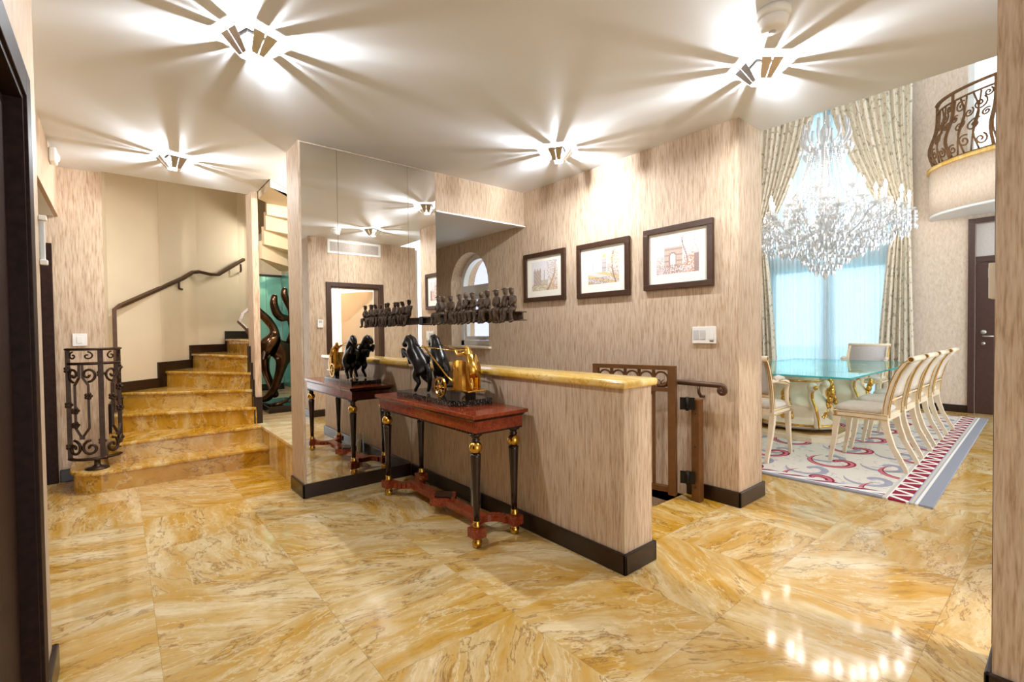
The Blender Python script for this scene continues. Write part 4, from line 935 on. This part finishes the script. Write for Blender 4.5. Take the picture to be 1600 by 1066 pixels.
# ---- candle in a glass cylinder on the floor
r_ = thing('candle_lantern', 'white pillar candle in glass cylinder behind console table leg', 'candle', (2.135, 3.04, 0))
q = MB(); q.lathe([(.042, 0), (.042, .23), (.039, .23), (.039, .006), (.001, .006)], 2.135, 3.04, 0.0, 24); q.build('glass_cylinder', 'lantern_glass', r_)
q = MB(); q.lathe([(.001, 0), (.032, 0), (.032, .15), (.028, .155), (.001, .150)], 2.135, 3.04, .0065, 20); cn = q.build('candle', 'wax', r_)
q = MB(); q.tube([(2.135, 3.04, .155), (2.137, 3.04, .172)], .002, 5); q.build('wick', 'black_iron', cn)

# ---- stair gate and its post, lower handrail
g0, g1 = Vector((3.515, 2.125, 0)), Vector((3.325, 2.84, 0)); gd = (g1-g0).normalized(); gl = (g1-g0).length
def gp(u, z, o=0.0): p = g0+gd*u; return (p.x-gd.y*o, p.y+gd.x*o, z)
gate = thing('stair_gate', 'brown metal gate swung open at the head of the lower stairs', 'gate', tuple(g0))
def gbar(mb, u0_, u1_, z0, z1, th=0.022):
    mb.loft([[gp(u0_, z0, -th), gp(u1_, z0, -th), gp(u1_, z0, th), gp(u0_, z0, th)], [gp(u0_, z1, -th), gp(u1_, z1, -th), gp(u1_, z1, th), gp(u0_, z1, th)]], False); return mb
gbar(MB(), 0, .06, .03, 1.10, .028).build('stile', 'gate_paint', gate); gbar(MB(), gl-.05, gl, .03, 1.10).build('stile', 'gate_paint', gate)
gbar(MB(), .06, gl-.05, 1.065, 1.10, .026).build('top_rail', 'gate_paint', gate); gbar(MB(), .06, gl-.05, .885, .915).build('middle_rail', 'gate_paint', gate); gbar(MB(), .06, gl-.05, .05, .095).build('bottom_rail', 'gate_paint', gate)
nb = 5; pw = (gl-.11)/nb
for k in range(nb):
    u = .06+pw*(k+.5)
    q = MB(); n = 24; rr = min(pw/2-.006, .074)
    q.tube([gp(u+rr*cos(2*pi*i/n), .99+rr*sin(2*pi*i/n)) for i in range(n+1)], .009, 6); q.build('ring', 'gate_paint', gate)
    for s_ in (-1, 1):
        q = MB(); q.tube([gp(a, b_) for a, b_ in spiral(u+s_*.026, .955, .026, 1.1, pi/2, s_, 14)], .005, 5); q.build('scroll', 'gate_paint', gate)
    if k < nb-1:
        gbar(MB(), .06+pw*(k+1)-.011, .06+pw*(k+1)+.011, .095, 1.065, .011).build('bar', 'gate_paint', gate)
for z in (.80, .20):
    q = MB(); h0, h1 = Vector((3.500, 2.082)), Vector((3.552, 1.982)); hd_ = (h1-h0).normalized(); o_ = Vector((hd_.y, -hd_.x))*.010
    q.prism([tuple(h0), tuple(h1), tuple(h1+o_), tuple(h0+o_)], z-.05, z+.05); m_ = (h0+h1)/2+o_*1.3
    q.tube([(m_.x, m_.y, z-.055), (m_.x, m_.y, z+.055)], .014, 8); q.build('hinge', 'black_iron', gate)
post = thing('gate_post', 'square brown gate post beside the picture wall baseboard', 'post', (3.60, 1.985, 0))
q = MB(); q.box(3.563, 3.633, 1.95, 2.02, 0, .834, .004); q.build('shaft', 'gate_paint', post)
q = MB()
for z in (.12, .45, .72): q.ball((3.562, 1.985, z), .008, 8, 4)
q.build('bolt_heads', 'iron', post)
hr = thing('wall_handrail', 'brown scroll-ended handrail on the picture wall by the gate', 'handrail', (3.64, 2.2, .9))
scr = [(3.63, 1.80-.0+.036*(1-.8*i/16)*cos(pi/2+2*pi*1.15*i/16), .918+.036*(1-.8*i/16)*sin(pi/2+2*pi*1.15*i/16)) for i in range(16, -1, -1)]
q = MB(); q.tube(scr+[(3.63, 1.95, .955), (3.63, 2.2, .955), (3.63, 2.34, .91), (3.63, 3.5, .19), (3.63, 4.6, -.50)], .021, 8, flat=(.7, 1)); q.build('rail', 'rail_paint', hr)
for y, z in ((1.99, .945), (3.2, .365)):
    q = MB(); q.tube([(3.63, y, z-.01), (3.632, y, z-.06), (3.66, y, z-.095), (3.7095, y, z-.10)], .013, 8); q.build('bracket', 'rail_paint', hr)

# ---- winding stair handrails
hr = thing('stair_handrail', 'brown handrail climbing the beige winding stair wall', 'handrail', (-0.02, 6.78, .6))
P_ = [(-0.03, 6.70, .58), (-0.03, 6.70, 1.69), (0.02, 6.78, 1.735), (0.67, 7.58, 2.155), (0.79, 7.70, 2.255), (0.87, 7.77, 2.275), (1.02, 7.87, 2.26), (1.12, 7.95, 2.27), (1.52, 8.30, 2.57)]
q = MB(); q.tube(P_, .027, 4, flat=(1, 1)); q.build('rail', 'rail_paint', hr)
for (x, y, z), (wx, wy) in (((.62, 7.52, 2.11), (.66, 7.60)), ((1.46, 8.22, 2.48), (1.48, 8.36))):
    q = MB(); q.tube([(x, y, z), (x, y, z-.09), (wx, wy, z-.10)], .014, 6); q.build('bracket', 'rail_paint', hr)
hr = thing('pier_handrail', 'short bent brown handrail at the slim stair pier', 'handrail', (1.2, 6.55, 1.3))
q = MB(); q.tube([(1.24, 6.45, 1.37), (1.20, 6.50, 1.47), (1.14, 6.62, 1.56), (1.22, 6.85, 1.66), (1.35, 7.1, 1.75)], .022, 4); q.ball((1.235, 6.45, 1.378), .03, 8, 6); q.build('rail', 'rail_paint', hr)

# ---- wrought iron newel railing on the bottom step (bent round a curve)
nr = thing('iron_newel_railing', 'curved wrought iron scroll railing on the bottom stair', 'railing', (-0.19, 5.88, RS))
ncx, ncy, nrad = -0.185, 5.93, 0.185
def nm(u, z):  # u in 0..1 round the bend
    a = pi+0.25 + u*(pi*1.02)
    return (ncx+nrad*cos(a), ncy+nrad*sin(a), z)
us_ = [i/20 for i in range(21)]
def nt(pts, r, name, seg=6, flat=None):
    q = MB(); q.tube([nm(u, z) for u, z in pts], r, seg, flat=flat); return q.build(name, 'iron', nr)
nt([(u, 1.285) for u in us_], .024, 'cap_rail', 8, (.5, 1)); nt([(u, 1.155) for u in us_], .013, 'upper_rail'); nt([(u, .285) for u in us_], .020, 'bottom_rail', 8, (.7, 1))
for u in (0.02, .5, .98):
    nt([(u, .285+.99*i/8) for i in range(9)], .024 if u != .5 else .028, 'post', 4)
for u, du in ((.26, -.09), (.26, .09), (.74, -.09), (.74, .09)):
    nt([(u+du*.2, .47), (u+du*.2, .50), (u+du, .57), (u+du, .70), (u+du, .92), (u+du, .96), (u+du*.25, 1.03), (u+du*.25, 1.15)], .014, 'bar', 4)
for u0_ in (.25, .75):
    for s_ in (-1, 1):
        q = MB(); q.tube([nm(u, z) for u, z in [(u0_+s_*.115+.115*(1-.85*i/18)*cos(pi*.5+s_*2*pi*1.3*i/18), .385+.075*(1-.85*i/18)*sin(pi*.5+s_*2*pi*1.3*i/18)) for i in range(19)]], .012, 6); q.build('scroll', 'iron', nr)
        q = MB(); q.tube([nm(u, z) for u, z in [(u0_+s_*.10+.10*(1-.85*i/18)*cos(-pi*.5+s_*2*pi*1.25*i/18), 1.055+.068*(1-.85*i/18)*sin(-pi*.5+s_*2*pi*1.25*i/18)) for i in range(19)]], .011, 6); q.build('scroll', 'iron', nr)
        q = MB(); q.tube([nm(u, z) for u, z in [(u0_+s_*.10+.07*(1-.85*i/14)*cos(pi*.5-s_*2*pi*1.1*i/14), 1.225+.038*(1-.85*i/14)*sin(pi*.5-s_*2*pi*1.1*i/14)) for i in range(15)]], .007, 5); q.build('scroll', 'iron', nr)
for u, z in ((.02, 1.10), (.98, 1.10), (.5, 1.06), (.02, .40), (.98, .42), (.5, .44), (.17, .73), (.35, .86), (.65, .84), (.83, .72), (.17, .60), (.83, .92), (.02, .78), (.98, .80)):
    q = MB(); c_ = nm(u, z)
    for k in range(5): a = 2*pi*k/5; q.ball((c_[0]+.016*cos(a), c_[1]-.006, c_[2]+.02*sin(a)), .016, 6, 5)
    q.build('rosette', 'iron', nr)
q = MB(); q.lathe([(.001, 0), (.09, 0), (.085, .012), (.045, .022), (.024, .035), (.022, .075), (.034, .085), (.02, .095)], ncx+.01, ncy-.175, RS, 16); q.build('foot', 'iron', nr)

# ---- bronze sculpture on the landing
bz = thing('bronze_sculpture', 'large polished bronze abstract figure on the landing', 'sculpture', (1.65, 7.2, .384))
q = MB(); q.box(1.36, 2.15, 6.98, 7.5, .3845, .47, .006); q.build('plinth', 'black_gloss', bz)
V, E, R_ = chain([([(1.47, 7.2, 1.237), (1.60, 7.2, 1.26), (1.74, 7.2, 1.20), (1.90, 7.22, 1.14), (2.05, 7.25, 1.10)], [.07, .10, .11, .11, .08], None),
    ([(1.766, 7.15, 1.05), (1.714, 7.13, .866), (1.645, 7.13, .649), (1.56, 7.13, .53), (1.47, 7.13, .50)], [.075, .05, .042, .045, .028], 2),
    ([(1.55, 7.28, 1.10), (1.567, 7.28, .875), (1.646, 7.28, .66), (1.70, 7.28, .50)], [.06, .045, .04, .045], 1),
    ([(1.69, 7.2, 1.40), (1.66, 7.2, 1.50), (1.582, 7.2, 1.613), (1.47, 7.2, 1.73), (1.38, 7.2, 1.86)], [.06, .045, .05, .04, .06], 1)])
mesh_obj('figure_body', skin_mesh([tuple(Vector(v)-Vector((1.65, 7.2, .384))) for v in V], E, [r*1.25 for r in R_], 2), 'big_bronze', bz)
V, E, R_ = chain([([(1.86, 7.2, 1.25), (1.92, 7.2, 1.45), (1.865, 7.2, 1.635), (1.776, 7.2, 1.614), (1.703, 7.2, 1.694), (1.669, 7.2, 1.834), (1.69, 7.2, 1.965)], [.05, .035, .03, .055, .05, .045, .03], None)])
mesh_obj('raised_arm', skin_mesh([tuple(Vector(v)-Vector((1.65, 7.2, .384))) for v in V], E, [r*1.3 for r in R_], 2), 'big_bronze', bz)
V, E, R_ = chain([([(1.93, 7.25, 1.46), (1.90, 7.25, 1.75), (1.82, 7.25, 1.96), (1.835, 7.25, 2.07)], [.03, .03, .045, .03], None)])
mesh_obj('raised_arm', skin_mesh([tuple(Vector(v)-Vector((1.65, 7.2, .384))) for v in V], E, [r*1.25 for r in R_], 2), 'big_bronze', bz)
fb = thing('small_bronze', 'small bronze piece on a black block at the landing edge', 'sculpture', (1.62, 6.75, .384))
q = MB(); q.box(1.455, 1.80, 6.62, 6.88, .3845, .47, .004); q.build('block', 'black_gloss', fb)
q = MB(); q.tube([(1.50, 6.70, .475), (1.60, 6.72, .485), (1.70, 6.75, .515), (1.78, 6.78, .58)], [.02, .028, .022, .01], 8); q.build('blade', 'big_bronze', fb)

# ================================================================== DINING ROOM
# ---- rug
q = MB(); rx0, rx1, ry0, ry1 = 4.765, 9.95, .712, 4.2; nx = 2
a = 0.030
def rp(u, v, z): return (rx0+u*cos(a)-v*sin(a), ry0+u*sin(a)+v*cos(a), z)
L_, W_ = rx1-rx0, ry1-ry0
q.v = [rp(0, 0, .001), rp(L_, 0, .001), rp(L_, W_, .001), rp(0, W_, .001), rp(0.004, 0.004, .014), rp(L_-.004, .004, .014), rp(L_-.004, W_-.004, .014), rp(.004, W_-.004, .014)]
for f in ((3, 2, 1, 0), (4, 5, 6, 7)): q.face(f)
for i in range(4): q.face((i, (i+1) % 4, 4+(i+1) % 4, 4+i))
q.uv = [(0, 0), (L_, 0), (L_, W_), (0, W_)]*2
tag(q.build('rug', 'rug'), 'cream rug with crimson scrolls and blue-grey border under dining table', 'rug')
RZ = 0.0145
# ---- dining table
dt = thing('dining_table', 'long glass-topped dining table on two cream and gilt pedestals', 'table', (7.7, 2.40, RZ))
TX0, TX1, TY0, TY1 = 5.98, 9.35, 1.56, 3.25
q = MB(); q.box(TX0+.004, TX1-.004, TY0+.004, TY1-.004, .842, .860); tp = q.build('glass_top', 'table_glass', dt)
q = MB()
for x0, x1, y0, y1 in ((TX0, TX0+.004, TY0, TY1), (TX1-.004, TX1, TY0, TY1), (TX0+.004, TX1-.004, TY0, TY0+.004), (TX0+.004, TX1-.004, TY1-.004, TY1)): q.box(x0, x1, y0, y1, .842, .860)
q.build('polished_edge', 'glass_edge', tp)
for px in (6.85, 8.55):
    py = 2.40
    q = MB(); oc = lambda w_, d_: [(px+sx*w_, py+sy*d_) for sx, sy in ((-.6, -1), (.6, -1), (1, -.6), (1, .6), (.6, 1), (-.6, 1), (-1, .6), (-1, -.6))]
    q.prism(oc(.46, .56), RZ, .07); q.prism(oc(.42, .52), .07, .105); q.build('plinth', 'cream_paint', dt)
    q = MB(); q.prism(oc(.43, .53), .105, .118); q.build('gilt_band', 'gold', dt)
    q = MB(); q.lathe([(.30, .118), (.36, .14), (.37, .19), (.30, .23), (.27, .28), (.31, .38), (.30, .46), (.23, .56), (.205, .64), (.24, .70), (.25, .73), (.21, .75), (.24, .80), (.30, .841)], px, py, 0, 24, True, 1.0, 1.25); bd = q.build('body', 'cream_paint', dt)
    q = MB(); q.lathe([(.252, .718), (.262, .73), (.252, .742)], px, py, 0, 24, True, 1, 1.25); q.lathe([(.365, .172), (.378, .185), (.365, .198)], px, py, 0, 24, True, 1, 1.25); q.build('gilt_ring', 'gold', bd)
    for k in range(4):
        an = pi/4+k*pi/2; dx, dy = cos(an), sin(an)*1.2
        q = MB(); pts = []
        for i in range(25):
            tt = i/24; ks = ((0, .41), (.2, .40), (.45, .36), (.7, .29), (.85, .285), (1, .32)); j_ = max(q_ for q_ in range(5) if ks[q_][0] <= tt); rr = ks[j_][1]+(ks[j_+1][1]-ks[j_][1])*(tt-ks[j_][0])/(ks[j_+1][0]-ks[j_][0]); pts.append((px+dx*rr, py+dy*rr, .16+.50*tt))
        q.tube(pts, [.045-.018*abs(sin(pi*i/24)) for i in range(25)], 8); q.ball((px+dx*.32, py+dy*.32, .66), .058, 10, 8); q.build('scroll_bracket', 'cream_paint', bd)
        q = MB(); pts2 = [(p[0]+dx*.028, p[1]+dy*.028, p[2]) for p in pts]; q.tube(pts2, .016, 6); q.ball((px+dx*.375, py+dy*.375, .66), .028, 8, 6); q.build('gilt_scroll', 'gold', bd)
    for k in range(4):
        an = k*pi/2; dx, dy = cos(an), sin(an)
        q = MB()
        for i in range(5):
            for s_ in (-1, 0, 1):
                rr = .27+.02*i; q.ball((px+dx*rr-dy*s_*.05*(1-.15*i), py+dy*rr*1.2+dx*s_*.05*(1-.15*i), .30+.075*i-.03*abs(s_)), .042, 6, 5, (.7, .7, 1.2))
        q.build('acanthus_leaf', 'gold', bd)
# ---- dining chairs
def make_chair(name, label, arms=False, w=.225, group=None):
    r_ = thing(name, label, 'chair', (0, 0, 0), group)
    for sx in (-1, 1):
        q = MB(); q.tube([(sx*w, .57, .475), (sx*w, .585, .36), (sx*(w+.003), .60, .2), (sx*(w+.008), .630, .03), (sx*(w+.008), .630, 0)], [.036, .033, .027, .022, .021], 4); q.build('leg', 'cream_paint', r_)
        q = MB(); q.tube([(sx*w, .175, .475), (sx*w, .16, .38), (sx*w, .115, .23), (sx*(w+.004), .03, .06), (sx*(w+.006), .012, .025), (sx*(w+.006), .012, 0)], [.038, .036, .031, .026, .024, .024], 4); q.build('leg', 'cream_paint', r_)
    q = MB(); q.box(-w-.028, -w+.022, .145, .605, .472, .535, .004); q.box(w-.022, w+.028, .145, .605, .472, .535, .004); q.box(-w+.022, w-.022, .555, .605, .472, .535, .004); q.box(-w+.022, w-.022, .145, .19, .472, .535, .004); fr = q.build('seat_rail', 'cream_paint', r_)
    q = MB()
    for sx in (-1, 1):
        q.tube([(sx*(w+.030), .15, .484), (sx*(w+.030), .60, .484)], .004, 5); q.tube([(sx*(w+.030), .15, .527), (sx*(w+.030), .60, .527)], .004, 5); q.ball((sx*(w+.028), .578, .506), .016, 8, 6, (.5, 1, 1))
    q.tube([(-w, .607, .484), (w, .607, .484)], .004, 5); q.tube([(-w, .607, .527), (w, .607, .527)], .004, 5); q.build('gilt_line', 'gold', fr)
    q = MB(); rings = []
    for f, z in ((1.0, .5355), (1.03, .555), (1.0, .578), (.86, .595), (.5, .604), (.02, .606)):
        rr = []
        for i in range(28):
            an = 2*pi*i/28; cx, sy_ = cos(an), sin(an); m_ = max(abs(cx), abs(sy_)); k = .82*(1/m_)+.18
            rr.append((k*cx*(w+.016)*f, .385+k*sy_*.215*f, z))
        rings.append(rr)
    q.loft(rings, True); q.build('seat_cushion', 'upholstery', r_)
    st = [(.17, .505), (.165, .60), (.145, .72), (.115, .84), (.075, .95), (.025, 1.035), (-.03, 1.075)]
    for sx in (-1, 1):
        q = MB(); rings = []
        for i, (y, z) in enumerate(st):
            d_ = .05-.010*i*.6; rings.append([(sx*w-.016, y-d_*.6, z), (sx*w+.016, y-d_*.6, z), (sx*w+.016, y+d_*.6, z+.008), (sx*w-.016, y+d_*.6, z+.008)])
        q.loft(rings, False); so = q.build('back_stile', 'cream_paint', r_)
        q = MB(); q.tube([(sx*(w+.017), y-.02, z) for y, z in st], .0045, 5); q.tube([(sx*(w+.017), y+.018, z+.004) for y, z in st], .0045, 5)
        q.tube([(sx*w, y-.032+.002*i, z) for i, (y, z) in enumerate(st)], .004, 5); q.build('gilt_line', 'gold', so)
    q = MB(); q.tube([(-w-.03, -.025, 1.078), (w+.03, -.025, 1.078)], .028, 12); cr = q.build('crest_rail', 'cream_paint', r_)
    q = MB(); q.tube([(-w-.033, -.025, 1.078), (-w-.030, -.025, 1.078)], .020, 10); q.tube([(w+.030, -.025, 1.078), (w+.033, -.025, 1.078)], .020, 10); q.build('gilt_roundel', 'gold', cr)
    q = MB(); q.box(-w+.016, w-.016, .125, .16, .655, .70, .004); mr = q.build('lower_back_rail', 'cream_paint', r_)
    q = MB(); q.tube([(-w+.02, .122, .663), (w-.02, .122, .663)], .004, 5); q.tube([(-w+.02, .122, .692), (w-.02, .122, .692)], .004, 5); q.build('gilt_line', 'gold', mr)
    q = MB(); rings = []
    for i in range(9):
        f = i/8; z = .70+.36*f
        y = .140-.03*f-.125*f*f
        rings.append([(-w+.018, y-.018, z), (0, y-.026, z), (w-.018, y-.018, z), (w-.018, y+.016, z), (0, y+.028, z), (-w+.018, y+.016, z)])
    q.loft(rings, True); q.build('back_panel', 'sofa_grey' if arms else 'upholstery', r_)
    if arms:
        for sx in (-1, 1):
            q = MB(); q.tube([(sx*w, .10, .83), (sx*(w+.02), .22, .835), (sx*(w+.03), .38, .815), (sx*(w+.03), .47, .80), (sx*(w+.03), .50, .77), (sx*(w+.028), .47, .70), (sx*(w+.02), .50, .60), (sx*(w+.012), .53, .52)], [.022, .024, .026, .03, .028, .024, .022, .024], 8); ar = q.build('arm', 'cream_paint', r_)
            q = MB(); q.tube([(sx*(w+.012), .16, .852), (sx*(w+.022), .26, .862), (sx*(w+.028), .37, .848)], [.024, .034, .024], 8); q.build('arm_pad', 'upholstery', ar)
            q = MB(); q.tube([(sx*(w+.046), .22, .835), (sx*(w+.058), .38, .815), (sx*(w+.058), .49, .785), (sx*(w+.052), .47, .70), (sx*(w+.044), .50, .60)], .0045, 5); q.build('gilt_line', 'gold', ar)
    return r_
names_ = ['cream and gilt dining chair nearest the camera in the right-hand row', 'cream and gilt dining chair, second from the camera in the right-hand row',
          'cream and gilt dining chair, third from the camera in the right-hand row', 'cream and gilt dining chair farthest in the right-hand row, near the brown door']
c0 = make_chair('dining_chair', names_[0], group='dining chairs in the right-hand row')
for k, cx in enumerate((5.93, 6.68, 7.43, 8.30)):
    o = c0 if k == 0 else copy_tree(c0)
    o.location = (cx, 1.035+.012*k, RZ); o['label'] = names_[k]
a0 = make_chair('dining_armchair', 'cream and gilt armchair half hidden by the picture wall end', True, .27, 'armchairs at the table ends')
a0.location = (5.08, 2.33, RZ); a0.rotation_euler = (0, 0, -pi/2)
a1 = copy_tree(a0); a1.location = (9.93, 2.33, RZ); a1.rotation_euler = (0, 0, pi/2); a1['label'] = 'cream and gilt armchair with grey back at the window end of the table'

# ---- chandelier
cx, cy_ = 8.3, 2.5
cd = thing('chandelier', 'large crystal chandelier with lit candles over the dining table', 'chandelier', (cx, cy_, 2.15))
q = MB(); q.tube([(cx, cy_, 4.45), (cx, cy_, 6.58)], .018, 8); q.lathe([(.12, 6.52), (.10, 6.5995)], cx, cy_, 0, 16); q.build('suspension_rod', 'chrome', cd)
q = MB(); q.lathe([(.02, 2.55), (.10, 2.60), (.16, 2.70), (.10, 2.80), (.05, 2.88), (.12, 2.98), (.17, 3.06), (.08, 3.16), (.05, 3.3), (.10, 3.42), (.13, 3.5), (.05, 3.6), (.035, 3.8), (.05, 4.0), (.03, 4.3), (.06, 4.4), (.02, 4.48)], cx, cy_, 0, 16, False); q.build('crystal_stem', 'crystal', cd)
rg = random.Random(3)
tiers = [(.98, 3.02, 14, 2.86, .0), (.74, 3.18, 10, 2.90, .3), (.46, 3.42, 6, 3.05, .1)]
for R_, zc, n, z0, ph in tiers:
    for k in range(n):
        an = 2*pi*k/n+ph; ca, sa = cos(an), sin(an)
        q = MB(); pts = []
        for i in range(9):
            f = i/8; rr = .10+(R_-.10)*f; z = z0-.14*sin(pi*min(1, f*1.15))+ (zc-z0)*(f**2.2); pts.append((cx+ca*rr, cy_+sa*rr, z))
        q.tube(pts, .013, 6); ar = q.build('arm', 'crystal', cd)
        ex, ey = cx+ca*R_, cy_+sa*R_
        q = MB(); q.lathe([(.012, zc-.02), (.075, zc+.02), (.082, zc+.03), (.02, zc+.024)], ex, ey, 0, 12, False); q.build('drip_pan', 'crystal', ar)
        q = MB(); q.lathe([(.017, zc+.025), (.017, zc+.17), (.004, zc+.172)], ex, ey, 0, 10); cdl = q.build('candle_sleeve', 'candle_cream', ar)
        q = MB(); q.lathe([(.004, zc+.172), (.020, zc+.20), (.022, zc+.22), (.012, zc+.255), (.002, zc+.285)], ex, ey, 0, 8); q.build('flame_bulb', 'flame_bulb', ar)
# crown
for k in range(14):
    an = 2*pi*k/14; ca, sa = cos(an), sin(an)
    q = MB(); pts = [(cx+ca*(.16+.16*sin(pi*i/10)+.04*(i > 7)*(i-7)), cy_+sa*(.16+.16*sin(pi*i/10)+.04*(i > 7)*(i-7)), 4.08+.42*i/10) for i in range(11)]
    q.tube(pts, .022, 5); q.build('crown_plume', 'crystal', cd)
# strands and pendants: hundreds of small cut crystals
q = MB()
for k in range(26):
    an = 2*pi*k/26; ca, sa = cos(an), sin(an)
    for i in range(24):
        f = i/23; rr = .19+.22*f**1.5; z = 4.12-.70*f
        q.octa((cx+ca*rr, cy_+sa*rr, z), .017, .016)
q.build('bead_strands', 'crystal', cd, kind='stuff')
q = MB()
for R_, zc, n, z0, ph in tiers:
    for k in range(n):
        an = 2*pi*k/n+ph
        for i in range(9):
            b_ = 2*pi*i/9; ex, ey = cx+cos(an)*R_+.08*cos(b_), cy_+sin(an)*R_+.08*sin(b_)
            for m_ in range(3): q.octa((ex, ey, zc-.01-.055*m_-rg.uniform(0, .02)), .014+.004*m_, .022)
            q.octa((ex, ey, zc-.19-rg.uniform(0, .05)), .022, .040)
for k in range(620):
    an = rg.uniform(0, 2*pi); rr = 1.02*math.sqrt(rg.uniform(.02, 1)); zt = 3.0+.10*rg.random()-.25*(1-rr); zb = 2.68-.36*max(0.0, 1-rr)**.8
    q.octa((cx+cos(an)*rr, cy_+sin(an)*rr, rg.uniform(zb, zt)), rg.uniform(.016, .03), rg.uniform(.024, .05))
for ring_r, zz, nn in ((.30, 2.42, 22), (.20, 2.33, 16), (.12, 2.25, 10), (.45, 2.55, 30), (.62, 2.60, 36), (.80, 2.68, 44), (.34, 4.10, 20), (.26, 4.02, 16)):
    for k in range(nn):
        an = 2*pi*k/nn; q.octa((cx+ring_r*cos(an), cy_+ring_r*sin(an), zz), .026, .05)
q.octa((cx, cy_, 2.22), .05, .07)
q.build('crystal_pendants', 'crystal', cd, kind='stuff')
# ---- drapes and sheers
def cloth(y_of, zs_, nfold, amp, x0, name, parent, m='drapery', nu=120, uvs=(1.0, 1.0), thick=.006, ph=0.0):
    q = MB(); nv = len(zs_); q.uv = []
    for side in (0, 1):
        for k, z in enumerate(zs_):
            ya, yb, aa = y_of(k/(nv-1))
            for i in range(nu+1):
                u = i/nu; fold = aa*amp*(sin(2*pi*nfold*u+ph)+.35*sin(2*pi*nfold*2.3*u+1+ph))
                sag = 0.0
                q.v.append((x0+fold+side*thick, ya+(yb-ya)*u, z+sag)); q.uv.append((u*uvs[0], z*uvs[1]*.25))
    n1 = nu+1
    for k in range(nv-1):
        for i in range(nu):
            a = k*n1+i; q.face((a, a+n1, a+n1+1, a+1), True); b_ = nv*n1+a; q.face((b_, b_+1, b_+n1+1, b_+n1), True)
    o = nv*n1
    for k in range(nv-1):
        for i in (0, nu):
            a = k*n1+i; q.face((a, a+o, a+o+n1, a+n1))
    for k in (0, nv-1):
        for i in range(nu):
            a = k*n1+i; q.face((a, a+1, a+1+o, a+o))
    return q.build(name, m, parent)
def drape(label, mirror):
    s_ = -1 if mirror else 1; yc = 3.15
    Y = lambda y: yc+(y-yc)*s_
    r_ = thing('drape', label, 'curtain', (10.3, Y(1.95), 0.02), 'bamboo patterned drapes at the dining window')
    zs_ = [6.3-3.12*i/40 for i in range(41)]
    def up(f):
        inner = 3.13-1.05*f**1.7 if f < .96 else 3.13-1.05*.96**1.7-(f-.96)*3; outer = 1.80+.03*sin(pi*f)+(0.0 if f < .93 else (f-.93)*1.6)
        return Y(inner), Y(outer), 1.0-.35*f
    cloth(up, zs_, 11, .035, 10.28, 'upper_drape', r_, uvs=(1.3, 1.0))
    zl = [3.30-3.28*i/30 for i in range(31)]
    def lo_(f):
        return Y(2.06+.30*f**.6), Y(1.86-.08*f), .7+.5*f
    cloth(lo_, zl, 6, .035, 10.34, 'lower_drape', r_, nu=80, uvs=(.6, 1.0), ph=.7)
    q = MB(); q.tube([(10.45, Y(1.84), 3.24), (10.24, Y(1.90), 3.22), (10.20, Y(2.0), 3.22), (10.26, Y(2.12), 3.23)], .03, 8); q.build('tie_back', 'drapery', r_)
drape('bamboo patterned drape tied back on the right of the dining window', False)
drape('bamboo patterned drape on the left of the dining window, by the picture wall', True)
for lab, ya, yb, ph in (('white sheer curtain on the right half of the dining window', 2.08, 3.10, 0), ('white sheer curtain on the left half of the dining window', 3.18, 4.24, 1.3)):
    zs_ = [5.7-5.66*i/20 for i in range(21)]
    o = cloth(lambda f: (ya, yb, 1.0), zs_, 14, .022, 10.44, 'sheer_curtain', None, 'sheer_fabric', 160, thick=.002, ph=ph); tag(o, lab, 'curtain', 'sheer curtains')

# ================================================================== TO METRES
done = set()
for o in list(sc.objects):
    if o == cam: continue
    o.location = o.location*S
    if o.type == 'MESH' and o.data.name not in done:
        done.add(o.data.name); o.data.transform(Matrix.Scale(S, 4)); o.data.update()
    elif o.type == 'LIGHT' and o.data.name not in done:
        done.add(o.data.name); o.data.shadow_soft_size *= S
bpy.context.view_layer.update()
